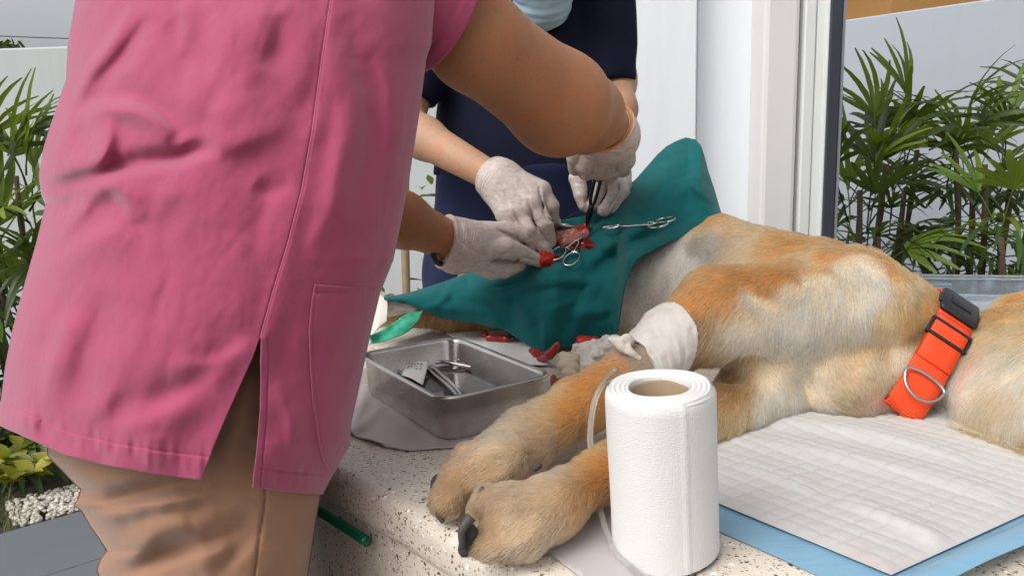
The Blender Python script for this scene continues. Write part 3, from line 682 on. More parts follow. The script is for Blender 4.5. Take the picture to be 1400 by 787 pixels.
# steel partition-like glass slide in the liquid
lab = thing('suture_packet', 'white printed suture packet half standing in the tray liquid', 'packet')
g = [TT(543, 504, .016), TT(588, 495, .030), TT(576, 527, .020), TT(541, 505, .013)]
gu, gv = np.meshgrid(np.linspace(0, 1, 16), np.linspace(0, 1, 12), indexing='ij')
p00, p10, p11, p01 = TT(540, 503, .020), TT(587, 493, .026), TT(578, 526, .018), TT(536, 512, .016)
PV = (p00 * ((1 - gu) * (1 - gv))[..., None] + p10 * (gu * (1 - gv))[..., None] + p11 * (gu * gv)[..., None] + p01 * ((1 - gu) * gv)[..., None]); PV[..., 2] += .004 * np.sin(gu * 3.1)
o = mesh_np('paper', PV.reshape(-1, 3), grid_faces(16, 12), MAT['white'], lab); solid(o, .0006)
k = 0
for row in (.18, .30, .42):
    for c_ in range(5):
        a0 = .42 + .09 * c_ + random.uniform(-.02, .02); w = random.uniform(.03, .07); hh = random.uniform(.03, .07)
        def pp(a, b): return p00 * (1 - a) * (1 - b) + p10 * a * (1 - b) + p11 * a * b + p01 * (1 - a) * b + np.array([0, 0, .004 * math.sin(a * 3.1) + .0006])
        mesh_np('print', [pp(a0, row), pp(a0 + w, row), pp(a0 + w, row + hh), pp(a0, row + hh)], [[0, 1, 2, 3]], MAT['black'], lab, False)

# ---- things behind the tray
def lumps(name, label, cat, sph, mat, k=.004, namp=.0012, nf=130, h=.0015, parent=None, seed=0):
    f0 = union([rcone(a, b) for a, b in sph], k); fl = [s for ab in sph for s in ab]; lo, hi = bounds(fl, .006)
    V, Q = nets(lambda X: f0(X) + namp * vnoise(X * nf, seed) + namp * .5 * vnoise(X * nf * 2.3, seed + 1), lo, hi, h, margin=1.5)
    o = mesh_np(name, V, Q, mat, parent)
    return tag(o, label, cat) if label else o
def Tz(u, v, z, px):                       # a ball resting about z above the bench
    p = Zp(u, v, TABLE + z); return (p, px * float((p - CAM) @ c_f) / FPX)
sheet('paper_packet', [(590, 443), (640, 438), (700, 443), (728, 470), (752, 502), (700, 505), (640, 480)], MAT['white'], .004, 'white paper instrument packet behind the tray with a grey printed patch', 'packet', seed=7, amp=.004)
sheet('printed_patch', [(692, 462), (720, 452), (728, 464), (700, 474)], simple('grey_print', (.16, .15, .14), .6), .0105, 'small dark grey printed label patch on the white packet', 'label', amp=.0005)
lumps('tissue_piece', 'small red lump of removed tissue on the white packet behind the tray', 'tissue', [(Tz(661, 455, .012, 4), Tz(664, 457, .012, 5)), (Tz(668, 462, .010, 5), Tz(692, 463, .010, 5))], MAT['blood'], seed=1)
lumps('tissue_piece', 'finger shaped red tissue standing by the right rim of the tray', 'tissue', [(Tz(740, 490, .008, 7), Tz(752, 484, .020, 6)), (Tz(752, 484, .020, 6), Tz(762, 471, .034, 4)), (Tz(730, 481, .006, 7), Tz(742, 490, .006, 8))], MAT['blood'], seed=2)
lumps('blood_gauze', 'blood-soaked gauze ball tucked under the drape by the bandaged leg', 'gauze', [(Tz(798, 470, .020, 12), Tz(812, 472, .018, 12))], MAT['bloodgauze'], seed=3, namp=.002)
lumps('gauze_wad', 'crumpled white gauze wad beside the bandaged foreleg', 'gauze', [(Tz(794, 486, .016, 15), Tz(824, 478, .022, 17)), (Tz(813, 490, .014, 13), Tz(838, 470, .030, 13)), (Tz(784, 498, .010, 12), Tz(806, 500, .010, 11)), (Tz(776, 506, .006, 8), Tz(788, 508, .006, 8))], MAT['gauze'], seed=4, namp=.0045, nf=120, h=.0013)
lumps('rubber_tubing', 'short coiled beige rubber tube end at the tray corner', 'tube', [(Tz(770, 488, .020, 8), Tz(786, 490, .020, 8)), (Tz(770, 499, .012, 9), Tz(784, 503, .012, 9)), (Tz(775, 510, .008, 8), Tz(784, 512, .008, 7))], MAT['beige_rubber'], seed=5, k=.002, namp=.0006)
lumps('blood_clot', 'dark blood clot on the bench between tray corner and foreleg', 'tissue', [(Tz(765, 524, .006, 8), Tz(782, 521, .006, 8))], MAT['clot'], seed=6)
lumps('blood_clot', 'small reddish brown clot touching the outside of the tray corner', 'tissue', [(Tz(757, 517, .010, 5), Tz(758, 527, .006, 5))], MAT['blood'], seed=8)

# ================================================================ TISSUE ROLL, TUBE, CRATE
rb_, rt_ = Zp(909, 752), Zp(901, 533, TABLE + .124)
RR = 75 * float((rt_ - CAM) @ c_f) / FPX; print('roll', RR, rb_, rt_)
roll = thing('tissue_roll', 'white embossed paper tissue roll standing upright on the bench', 'tissue roll')
H = .124; n = 160; rc = RR * .56
mr = NT('embossed_tissue'); co = mr.coord(); 
uvw = mr.n('ShaderNodeTexCoord').outputs['UV']; mpg = mr.n('ShaderNodeMapping'); mpg.inputs['Scale'].default_value = (140, 66, 1); mr.l(uvw, mpg.inputs[0])
vo = mr.n('ShaderNodeTexVoronoi'); vo.inputs['Scale'].default_value = 1.0; vo.inputs['Randomness'].default_value = .45; mr.l(mpg.outputs[0], vo.inputs['Vector'])
hh = mr.math('ADD', mr.math('MULTIPLY', vo.outputs['Distance'], 1.0), mr.math('MULTIPLY', mr.noise(co, 260, 4), .5))
mr.bsdf((.70, .70, .69), .92, 0, hh, .34, .0010, **{'Specular IOR Level': .1})
th = np.linspace(0, 2 * np.pi, n + 1); zs = np.linspace(.001, H, 44)
TH, ZZ = np.meshgrid(th, zs, indexing='ij')
dr = .0008 * np.sin(3 * TH + 1) + .0007 * vnoise(np.stack([np.cos(TH) * 2, np.sin(TH) * 2, ZZ * 18], -1).reshape(-1, 3), 4).reshape(TH.shape) - .0022 * np.exp(-((ZZ - H) / .003) ** 2)
dr += np.where((TH > 4.9) & (TH < 5.0 + .0), .0006, 0); lean = (rt_ - rb_)[:2] / H
rad_ = RR + dr; V = np.stack([rad_ * np.cos(TH), rad_ * np.sin(TH), ZZ + .0006 * np.sin(5 * TH) * (ZZ > H - .001)], -1).reshape(-1, 3)
F = grid_faces(n + 1, 44)[:, ::-1]
o = mesh_np('outer_sheet', V, F.copy(), mr.m, roll)
uvl = o.data.uv_layers.new(name='UV'); li = np.zeros(len(o.data.loops), np.int32); o.data.loops.foreach_get('vertex_index', li)
uvl.data.foreach_set('uv', np.stack([(TH / (2 * np.pi)).reshape(-1)[li], (ZZ / H).reshape(-1)[li]], 1).astype(np.float32).ravel())
prof = [(RR - .003, H + .0)] + [(RR - .003 - k * (RR - .003 - rc) / 40, H + (.0009 if k % 2 else .0003) - .0012 * math.sin(k * .31) ** 2) for k in range(1, 40)] + [(rc, H - .001), (rc, .002)]
prof = [(RR - .0012, H - .0022)] + prof
V, Q = lathe(prof, 96); V = V + np.array([[.0006, 0, .0004]]) * np.sin(3 * np.arctan2(V[:, 1], V[:, 0]))[:, None]
o2 = mesh_np('layers', V, Q, mr.m, roll)
V, Q = lathe([(rc - .0004, .003), (rc - .0004, H - .004), (rc - .0009, H - .0028), (rc - .0022, H - .004), (rc - .0022, .003)], 64)
dent = np.exp(-((np.arctan2(V[:, 1], V[:, 0]) - .55) / .35) ** 2); V[:, :2] *= (1 - .10 * dent)[:, None]
o3 = mesh_np('core', V, Q, MAT['card'], roll)
sh = Matrix.Identity(4); sh[0][2], sh[1][2] = 0, 0
roll.location = Vec(rb_); roll.location.z = TABLE + .003
d_ = Vec(rt_ - rb_); roll.rotation_euler = Vector((0, 0, 1)).rotation_difference(d_.normalized()).to_euler()
tpx = [P(842, 505, .78), P(826, 522, .80), P(813, 548, .795), P(807, 590, .77), P(810, 640, .735), P(819, 690, .70), Zp(836, 742, TABLE + .008), Zp(860, 772, TABLE + .004), Zp(884, 797, TABLE + .004), Zp(905, 825, TABLE + .004)]
tag(tube('iv_tube', spline(tpx, 80), .0025, MAT['clear'], n=12), 'clear plastic drip tube curving down beside the tissue roll', 'tube')
# clear crate behind the dog
cr = thing('plastic_box', 'translucent clear plastic box with slotted side behind the dog', 'box')
ca, cb_ = P(1262, 408, 1.40), P(1470, 434, 1.33); cd = cb_ - ca; cd[2] = 0; CL = np.linalg.norm(cd); cd /= CL; cn = np.array([-cd[1], cd[0], 0])
CM = Matrix(((cd[0], cn[0], 0, ca[0]), (cd[1], cn[1], 0, ca[1]), (0, 0, 1, TABLE + .002), (0, 0, 0, 1))); CH = float(ca[2]) - TABLE
def cbox(name, lo, hi):
    bm = bmesh.new(); box(bm, lo, hi); bmesh.ops.recalc_face_normals(bm, faces=bm.faces[:]); o = bevel_mod(obj(name, bm, MAT['crate'], cr), .0008, 1); o.matrix_world = CM
t_ = .002; CD = .17
cbox('side_panel', (0, 0, 0), (CL, t_, CH - .0005)); cbox('side_panel', (0, CD, 0), (CL, CD + t_, CH - .0005)); cbox('end_panel', (-t_, t_ * 1.2, 0), (0, CD - t_ * .2, CH - .0005)); cbox('end_panel', (CL, t_ * 1.2, 0), (CL + t_, CD - t_ * .2, CH - .0005)); cbox('base', (.001, .003, 0), (CL - .001, CD - .001, .002))
for lo, hi in (((-.008, -.009, CH), (CL + .008, .004, CH + .006)), ((-.008, CD - .003, CH), (CL + .008, CD + .01, CH + .006)), ((-.008, .0042, CH), (.003, CD - .0032, CH + .006)), ((CL - .003, .0042, CH), (CL + .008, CD - .0032, CH + .006))): cbox('rim', lo, hi)
for k in range(6): cbox('slot_rib', (.040, CD - .0042, CH - .010 - k * .0055), (.077, CD - .0022, CH - .0075 - k * .0055))

# ================================================================ DOG
dog = thing('dog', 'tan and cream short-haired dog lying on its side, forelegs stretched to the bench edge', 'dog')
def L(*js): return [S(*j) for j in js]
def TS(u, v, px, h):
    """ball seen at (u, v) whose centre is h radii above the bench"""
    Y = .75
    for _ in range(12):
        p, r = S(u, v, Y, px); z = TABLE + .007 + h * r; d = ray(u, v); Y = float((z - CAM[2]) / d[2] * d[1]) / SC
    return S(u, v, Y, px)
ARM_UP = L((985, 430, 1.0, 60), (920, 462, .96, 40), (862, 513, .91, 36), (793, 556, .87, 36), (715, 605, .82, 39), (655, 645, .780, 38))
ARM_LO = L((1050, 542, 1.0, 40), (905, 606, .87, 40)) + [TS(815, 655, 35, 1.1), TS(748, 692, 41, 1.05), TS(706, 714, 44, 1.0)]
DOG = [  # (joints, blend)
    (L((1120, 470, 1.10, 106), (1190, 466, 1.12, 104)), .01),
    (L((1115, 430, 1.20, 104), (965, 388, 1.40, 92)), .03),
    (L((1160, 445, 1.10, 107), (1218, 458, 1.11, 72)), .012),
    (L((1150, 432, 1.07, 92), (985, 430, 1.0, 60)), .012),
    (ARM_UP, .02), (ARM_LO, .015),
    (L((1060, 480, 1.03, 50), (1010, 545, 1.0, 40)), .02),                       # breast skin fold
    (L((1150, 520, 1.02, 66), (1215, 520, 1.04, 60)), .02),
    (L((1205, 475, 1.10, 94), (1310, 518, 1.08, 66)), .01),
    (L((1345, 522, 1.05, 84), (1425, 520, 1.01, 106), (1470, 540, .94, 108)), .015),
    (L((1345, 522, 1.05, 78), (1374, 545, .99, 80), (1420, 570, .905, 98), (1500, 578, .84, 116)), .03),
    (L((1500, 570, .87, 112), (1610, 610, .83, 70), (1740, 632, .78, 46)), .025),  # muzzle, outside the frame
    (L((1400, 440, 1.08, 38), (1450, 425, 1.06, 34), (1510, 450, 1.02, 16)), .015),  # ear
    (L((965, 388, 1.42, 86), (770, 405, 1.56, 68), (705, 420, 1.60, 60)), .03),
    (L((725, 425, 1.58, 44), (610, 427, 1.52, 24), (545, 428, 1.47, 17), (500, 432, 1.45, 15)), .015),
    (L((850, 370, 1.60, 55), (925, 262, 1.62, 30), (938, 240, 1.63, 26)), .02),
    (L((705, 400, 1.66, 26), (640, 380, 1.66, 10), (622, 384, 1.66, 5)), .01),
]
# paws
TOES = [[TS(672, 642, 29, 1.8), TS(630, 655, 25, 1.35), TS(611, 684, 22, 1.0)], [TS(690, 626, 30, 2.1), TS(642, 630, 23, 2.0), TS(620, 640, 18, 1.9)],
        [TS(715, 728, 33, .95), TS(674, 738, 29, .95), TS(650, 744, 22, .95)], [TS(706, 690, 34, 1.5), TS(672, 690, 25, 1.6), TS(658, 696, 18, 1.5)]]
def front(sp, u, v, k=.8):              # a point at (u, v) on the camera side of a ball
    p, r = sp; Y = (p[1] - k * r) / SC; return (u, v, Y)
def fP(*a): return P(*front(*a))
t0, t1, t2, t3 = TOES
TGR = [(fP(t2[2], 638, 712, .8), fP(t2[0], 716, 706, .8), .0085, .014), (fP(t0[2], 598, 664, .8), fP(t0[0], 676, 640, .8), .008, .011), (fP(t2[2], 640, 738, .9), fP(t2[0], 704, 728, .9), .006, .006), (fP(t2[0], 716, 706, .9), fP(t2[0], 765, 688, .9), .007, .004), (fP(t3[0], 690, 670, .9), fP(t3[0], 735, 660, .9), .007, .005), (fP(t0[0], 676, 640, .9), fP(t0[0], 712, 618, .9), .007, .004)]
fd = [(chain(j, .01), k) for j, k in DOG] + [(chain(j, .006), .006) for j in TOES]
GRV = [(P(965, 470, .985), P(1020, 490, .96), .011, .010), (P(1020, 490, .96), P(1090, 535, .95), .010, .006), (P(1090, 535, .95), P(1130, 575, .96), .010, .004), (P(1005, 520, .965), P(990, 575, .97), .012, .008),
       (P(1165, 500, .965), P(1150, 575, .965), .013, .003), (P(1215, 480, .985), P(1200, 575, .985), .016, .003), (P(1010, 445, .985), P(1090, 455, .965), .014, -.004), (P(1000, 380, 1.05), P(930, 410, 1.09), .02, .008)]
def dog_sdf(X):
    X = np.asarray(X, np.float32); d = fd[0][0](X)
    for f, k in fd[1:]: d = smin(d, f(X), k)
    for ga_, gb_, w_, k_ in GRV + TGR:
        ab = gb_ - ga_; t = np.clip(((X - ga_) @ ab) / (ab @ ab), 0, 1); d = d + k_ * np.exp(-(((X - ga_ - t[:, None] * ab) ** 2).sum(1)) / w_ ** 2)
    d = d + .0035 * vnoise(X * 16, 3) + .0015 * vnoise(X * 45, 5)
    return np.maximum(d, (TABLE + .007) - X[:, 2])
allj = [s for j, _ in DOG for s in j] + [s for j in TOES for s in j]
lo, hi = bounds(allj, .015); lo[2] = TABLE - .004
DV, DQ = nets(dog_sdf, lo, hi, .0045, margin=1.5)
# coat colours (measured in places on the coat), blended
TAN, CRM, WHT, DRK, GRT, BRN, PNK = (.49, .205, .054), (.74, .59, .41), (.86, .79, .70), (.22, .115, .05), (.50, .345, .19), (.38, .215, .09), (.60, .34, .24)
LT = (.57, .335, .135)
COAT = [(980, 400, .99, TAN), (1030, 380, 1.0, TAN), (1080, 366, 1.01, TAN), (1130, 355, 1.04, TAN), (1160, 340, 1.06, TAN), (1000, 418, .98, TAN), (1045, 398, .99, TAN), (1095, 377, 1.0, TAN), (1200, 340, 1.1, LT), (1250, 410, 1.05, TAN), (1225, 360, 1.08, TAN), (1270, 410, 1.07, TAN), (1235, 450, 1.02, LT),
        (930, 402, 1.0, TAN), (960, 382, 1.0, TAN), (1000, 362, 1.02, TAN), (1045, 352, 1.04, TAN), (1100, 342, 1.06, TAN), (1150, 345, 1.06, TAN), (1200, 352, 1.08, TAN), (1225, 372, 1.06, TAN), (1262, 392, 1.07, TAN), (960, 412, .99, TAN), (1010, 393, 1.0, TAN), (1060, 373, 1.01, TAN), (1110, 362, 1.03, LT), (1230, 405, 1.05, TAN), (1248, 432, 1.03, TAN), (1222, 440, 1.02, LT),
        (1030, 412, .98, CRM), (1070, 396, .99, CRM), (1110, 385, 1.0, CRM), (1150, 372, 1.01, CRM), (1190, 368, 1.03, CRM), (1140, 410, .98, CRM), (1180, 405, 1.0, CRM), (1090, 425, .98, (.72, .60, .45)), (1130, 470, .97, CRM), (1070, 445, .97, (.72, .60, .45)), (1020, 455, .97, (.72, .60, .45)), (880, 360, 1.35, WHT), (910, 330, 1.38, WHT), (895, 380, 1.34, WHT), (920, 370, 1.33, WHT), (1340, 425, 1.05, TAN), (1365, 420, 1.05, TAN), (1350, 460, 1.0, LT),
        (960, 308, 1.4, LT), (1010, 312, 1.35, LT), (1080, 325, 1.2, TAN), (900, 345, 1.35, WHT), (875, 390, 1.35, WHT), (900, 410, 1.3, WHT), (935, 360, 1.32, WHT), (960, 345, 1.3, (.36, .31, .25)), (1000, 345, 1.25, GRT), (935, 395, 1.2, WHT),
        (930, 425, 1.0, TAN), (960, 395, 1.0, TAN), (1010, 375, 1.0, TAN), (1080, 350, 1.02, TAN), (1140, 345, 1.05, TAN), (1060, 380, 1.0, TAN), (1010, 410, 1.0, TAN), (1190, 345, 1.1, TAN), (1240, 365, 1.1, TAN), (1285, 400, 1.1, TAN), (1260, 420, 1.05, TAN), (1240, 390, 1.05, LT),
        (1130, 380, 1.0, CRM), (1185, 375, 1.02, CRM), (1200, 395, 1.0, CRM), (1075, 410, 1.0, CRM), (1040, 425, .98, CRM), (1110, 440, .98, CRM), (1160, 430, .98, CRM), (1215, 430, 1.0, LT), (1200, 470, 1.0, GRT), (1180, 510, .97, GRT), (1240, 480, 1.0, CRM), (1225, 530, .98, LT),
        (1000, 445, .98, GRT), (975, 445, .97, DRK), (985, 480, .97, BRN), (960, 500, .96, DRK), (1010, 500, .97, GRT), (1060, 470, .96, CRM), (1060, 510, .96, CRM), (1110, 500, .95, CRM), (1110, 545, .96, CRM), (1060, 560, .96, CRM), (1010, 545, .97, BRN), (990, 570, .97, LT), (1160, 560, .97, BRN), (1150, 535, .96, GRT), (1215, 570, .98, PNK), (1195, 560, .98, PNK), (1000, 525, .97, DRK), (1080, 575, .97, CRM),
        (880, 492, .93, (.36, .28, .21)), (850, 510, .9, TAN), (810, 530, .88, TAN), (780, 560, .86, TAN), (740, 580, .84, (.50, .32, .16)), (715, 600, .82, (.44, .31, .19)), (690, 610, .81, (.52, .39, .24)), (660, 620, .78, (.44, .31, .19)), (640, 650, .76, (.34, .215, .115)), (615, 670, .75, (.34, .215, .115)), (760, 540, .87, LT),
        (860, 640, .82, TAN), (810, 640, .79, TAN), (790, 680, .78, TAN), (750, 650, .75, (.44, .31, .19)), (720, 690, .70, (.44, .31, .19)), (690, 700, .69, (.44, .31, .19)), (665, 730, .66, (.34, .215, .115)), (700, 740, .67, (.44, .31, .19)), (670, 680, .69, (.34, .215, .115)), (735, 635, .76, GRT),
        (1375, 560, .92, GRT), (1350, 600, .92, LT), (1395, 610, .88, BRN), (1350, 440, 1.02, BRN), (1385, 415, 1.05, TAN), (1400, 450, 1.02, LT), (1345, 480, .98, GRT), (1385, 510, .95, CRM), (1320, 540, .98, CRM), (1290, 590, .96, CRM), (1340, 630, .93, WHT), (1385, 640, .9, GRT), (1395, 580, .9, CRM), (1500, 500, .9, LT), (1650, 560, .85, BRN), (640, 378, 1.66, TAN), (540, 428, 1.45, LT), (700, 430, 1.55, LT), (1120, 480, 1.5, TAN), (850, 560, 1.0, TAN), (940, 590, .9, TAN)]
CP = np.array([P(u, v, Y) for u, v, Y, c in COAT]); CC = np.array([c for *_, c in COAT])
FLOW = [(960, 308, 1.4, -.9, .2, .2), (1050, 318, 1.25, -1, .15, 1), (900, 345, 1.35, -.5, .8, .55), (875, 390, 1.35, -.35, .9, .5), (940, 370, 1.3, -.6, .7, .6), (1000, 345, 1.25, -.9, .4, .8),
        (930, 425, 1.0, -.9, .5, .9), (1010, 385, 1.0, -.95, .35, .9), (1090, 350, 1.02, -.95, .2, 1), (1160, 345, 1.06, -.7, .4, 1), (1230, 365, 1.1, -.1, .9, 1), (1285, 400, 1.1, -.1, .9, 1),
        (1130, 385, 1.0, -.25, .95, 1.1), (1190, 385, 1.0, .15, 1, 1.1), (1060, 415, .98, -.75, .6, 1), (1010, 435, .98, -.6, .8, 1), (1110, 440, .97, -.25, 1, 1.2), (1170, 450, .97, .1, 1, 1.2), (1250, 440, 1.0, -.2, 1, 1), (1210, 500, .98, -.2, 1, 1),
        (1050, 470, .96, .5, .8, 1.2), (1090, 510, .95, .8, .55, 1.2), (1130, 540, .96, .9, .5, 1.1), (1010, 500, .97, -.3, 1, 1.2), (1000, 550, .97, -.7, .6, 1.1), (1070, 560, .96, -.6, .7, 1.1), (1180, 560, .97, .3, .9, .8), (1150, 500, .96, .3, 1, 1.1),
        (850, 510, .9, -.8, .6, .9), (790, 550, .87, -.85, .5, .9), (720, 595, .82, -.9, .35, .9), (650, 640, .77, -.9, .5, .55), (615, 670, .75, -.4, 1, .4), (740, 575, .84, -.9, -.1, 1.1),
        (850, 640, .82, -.9, .35, .9), (780, 670, .77, -.9, .45, .9), (710, 700, .72, -.85, .5, .65), (665, 730, .70, -.5, .9, .45), (740, 640, .76, -1, -.05, .9),
        (1350, 450, 1.0, -.5, .9, 1.3), (1390, 420, 1.05, .3, .9, 1.3), (1380, 500, .95, -.6, .8, 1.3), (1310, 560, .96, -.8, .6, 1.2), (1340, 630, .92, -.8, .6, 1.2), (1390, 620, .9, -.5, .9, 1.2), (1600, 550, .86, .9, .2, .5)]
FP = np.array([P(u, v, Y) for u, v, Y, *_ in FLOW]); FD = np.array([a * c_r - b * c_u - .0 * c_f for _, _, _, a, b, _ in FLOW]); FD /= np.linalg.norm(FD, axis=1)[:, None]; FL = np.array([x[-1] for x in FLOW])
def idw(X, C, Vv, p=4, eps=.004):
    out = np.zeros((len(X), Vv.shape[1] if Vv.ndim > 1 else 1)); Vv = Vv.reshape(len(C), -1)
    for s in range(0, len(X), 60000):
        d2 = ((X[s:s + 60000, None] - C[None]) ** 2).sum(-1) + eps ** 2; w = d2 ** (-p / 2); w /= w.sum(1, keepdims=True); out[s:s + 60000] = w @ Vv
    return out
def coat_key(X):
    u_, v_ = proj(X); return np.stack([u_ / 100, v_ / 100, (X - CAM) @ c_f / .08 * .33], 1)
CPK = coat_key(CP)
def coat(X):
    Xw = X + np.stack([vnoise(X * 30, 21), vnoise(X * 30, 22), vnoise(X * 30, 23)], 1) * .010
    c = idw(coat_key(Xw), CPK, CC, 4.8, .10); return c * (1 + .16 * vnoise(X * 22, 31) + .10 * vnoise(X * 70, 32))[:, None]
body = mesh_np('body', DV, DQ, m_attr('dog_skin'), dog)
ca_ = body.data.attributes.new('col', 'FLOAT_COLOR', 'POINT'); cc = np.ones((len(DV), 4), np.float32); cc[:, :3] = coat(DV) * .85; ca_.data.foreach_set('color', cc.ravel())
# fur: strands combed along the coat's flow
def fur(name, V, Q, parent, density, length, mat, keep, seed=1, rad_root=.00030):
    r = np.random.default_rng(seed)
    T = np.concatenate([Q[:, [0, 1, 2]], Q[:, [0, 2, 3]]]); A, B, C = V[T[:, 0]], V[T[:, 1]], V[T[:, 2]]
    nr = np.cross(B - A, C - A); ar = np.linalg.norm(nr, axis=1) / 2; nr /= np.linalg.norm(nr, axis=1)[:, None] + 1e-12
    # vertex normals for smooth combing
    VN = np.zeros_like(V)
    for k in range(3): np.add.at(VN, T[:, k], nr * ar[:, None])
    VN /= np.linalg.norm(VN, axis=1)[:, None] + 1e-12
    cen = (A + B + C) / 3; w = ar * keep(cen, nr); n = int(w.sum() * density); ti = r.choice(len(T), n, p=w / w.sum())
    a, b = r.random(n), r.random(n); m = a + b > 1; a[m], b[m] = 1 - a[m], 1 - b[m]
    X = A[ti] + a[:, None] * (B - A)[ti] + b[:, None] * (C - A)[ti]; N = VN[T[ti, 0]] * (1 - a - b)[:, None] + VN[T[ti, 1]] * a[:, None] + VN[T[ti, 2]] * b[:, None]; N /= np.linalg.norm(N, axis=1)[:, None]
    D = idw(X, FP, FD, 3); Ls = idw(X, FP, FL, 3)[:, 0]
    D = D + .20 * np.stack([vnoise(X * 26, 41), vnoise(X * 26, 42), vnoise(X * 26, 43)], 1) + .17 * np.stack([vnoise(X * 110, 51), vnoise(X * 110, 52), vnoise(X * 110, 53)], 1) + r.normal(size=(n, 3)) * .11
    D -= N * (D * N).sum(1)[:, None]; D /= np.linalg.norm(D, axis=1)[:, None] + 1e-9
    Lk = length * Ls * (.65 + .6 * r.random(n)) * (1 + .3 * vnoise(X * 60, 61)); lift = .42 + .22 * vnoise(X * 80, 62) + .12 * r.normal(size=n)
    K = 5; pts = np.zeros((n, K, 3)); p = X - N * .001; pts[:, 0] = p
    for k in range(1, K):
        dirn = D + N * (lift * (1.15 - .33 * k))[:, None]; dirn /= np.linalg.norm(dirn, axis=1)[:, None]; p = p + dirn * (Lk / (K - 1))[:, None]; pts[:, k] = p
    pts[:, :, 2] = np.maximum(pts[:, :, 2], TABLE + .0045)
    hc = bpy.data.hair_curves.new(name); hc.add_curves([K] * n)
    hc.attributes['position'].data.foreach_set('vector', pts.astype(np.float32).ravel())
    ra = hc.attributes.get('radius') or hc.attributes.new('radius', 'FLOAT', 'POINT'); ra.data.foreach_set('value', np.tile(np.array([1, .95, .75, .45, .08]) * rad_root, n).astype(np.float32))
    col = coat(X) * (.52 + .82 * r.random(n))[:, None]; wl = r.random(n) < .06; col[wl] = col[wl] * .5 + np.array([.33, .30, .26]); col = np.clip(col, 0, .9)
    at = hc.attributes.new('col', 'FLOAT_COLOR', 'CURVE'); q = np.ones((n, 4), np.float32); q[:, :3] = col; at.data.foreach_set('color', q.ravel())
    hc.materials.append(mat); print(name, n); return link(bpy.data.objects.new(name, hc), parent)
# bandage geometry first: fur leaves it free
BA, BB = P(948, 462, .97), P(858, 482, .91)
bax = (BB - BA) / np.linalg.norm(BB - BA)
NECKc = P(1268, 490, 1.08)
def keep(cen, nr):
    view = CAM - cen; view /= np.linalg.norm(view, axis=1)[:, None]; f = np.where((nr * view).sum(1) > -.35, 1., .12)
    u, v = proj(cen); f = np.where(cen[:, 0] > P(1520, 500, 1.0)[0], f * .25, f)
    s = (cen - BA) @ bax; t = np.linalg.norm(cen - BA - s[:, None] * bax, axis=1)
    f = np.where((s > .026) & (s < .080) & (t < .06) & (cen[:, 1] < .86), 0, f)
    f = np.where((cen[:, 1] > 1.16), f * .2, f)
    return f
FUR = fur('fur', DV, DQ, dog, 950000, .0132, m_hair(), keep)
# claws and paw pads
def claw(p0, p1, p2, r0):
    pts = spline([P(*p0), P(*p1), P(*p2)], 12); V, Q = tube_arrays(pts, np.linspace(1, .38, 12) ** .8 * r0, 9); return mesh_np('claw', V, Q, MAT['claw'], dog)
t0, t1, t2, t3 = TOES
claw(front(t3[2], 662, 668, .7), front(t3[2], 656, 680, 1.25), front(t3[2], 655, 696, 1.75), .0036)
claw(front(t2[1], 644, 706, .3), front(t2[2], 632, 724, .9), front(t2[2], 632, 750, 1.0), .0042)
claw(front(t1[1], 626, 632, .4), front(t1[2], 613, 638, .9), front(t1[2], 615, 658, 1.2), .0040); claw(front(t0[2], 600, 690, .2), front(t0[2], 600, 702, .8), front(t0[2], 606, 714, 1.0), .0038)
o = lumps('dewclaw_pad', None, None, [(S(737, 636, .728, 4), S(731, 640, .726, 4))], MAT['pad'], parent=dog, h=.001, namp=.0005)
lumps('toe_pad', None, None, [(S(*front(t0[1], 602, 660, -.2), 13), S(*front(t0[2], 597, 684, 0), 11))], MAT['pad'], parent=dog, h=.0012, namp=.0004); lumps('toe_pad', None, None, [(S(*front(t2[2], 641, 728, .1), 13), S(*front(t2[2], 637, 750, .1), 11))], MAT['pad'], parent=dog, h=.0012, namp=.0004)
# nose and eye (outside the frame)
lumps('nose', None, None, [(S(1790, 622, .775, 22), S(1796, 634, .772, 20))], MAT['pad'], parent=dog, h=.003)
lumps('eye', None, None, [(S(1580, 548, .770, 11), S(1582, 548, .770, 11))], MAT['black'], parent=dog, h=.002)

# ---- bandage round the upper foreleg
fa = chain(ARM_UP, .01)
def band(X):
    X = np.asarray(X, np.float32); s = (X - BA) @ bax; a = np.arctan2((X - BA) @ np.cross(bax, c_u), (X - BA) @ c_u)
    sw = (s * 85 + .18 * a + .25 * vnoise(X * 30, 71)) % 1.0; d = fa(X) - .0038 - .0010 * np.where(sw < .88, sw, (1 - sw) / .12 * .88) - .0009 * vnoise(X * 55, 72) - .0008 * vnoise(X * 140, 73)
    return np.maximum(d, np.maximum(-s + .024 + .004 * vnoise(X * 40, 74), s - .080 - .006 * np.cos(a + .6) - .004 * vnoise(X * 70, 75)))
bc = (BA + BB) / 2; V, Q = nets(band, bc - .085, bc + .085, .0016, margin=1.6)
bd = thing('bandage', 'white gauze bandage taped round the upper foreleg of the dog', 'bandage')
mb = NT('bandage_gauze'); co = mb.coord(); mb.bsdf(mb.mix(mb.ramp(mb.noise(co, 32, 5), [(.52, (0, 0, 0)), (.72, (.45, .45, .45))]), mb.mix(mb.noise(co, 90, 5), (.48, .44, .40), (.70, .67, .64)), (.48, .36, .25)), .75, 0, mb.math('ADD', mb.noise(mb.coord('Object', (1, 1, 3)), 500), mb.noise(co, 110, 5)), .5, .0012, **{'Subsurface Weight': .1, 'Subsurface Radius': (.004, .004, .004)})
mesh_np('wrap', V, Q, mb.m, bd)
tp_ = [P(836, 460, .895), P(848, 470, .885), P(880, 495, .882), P(905, 508, .895)]
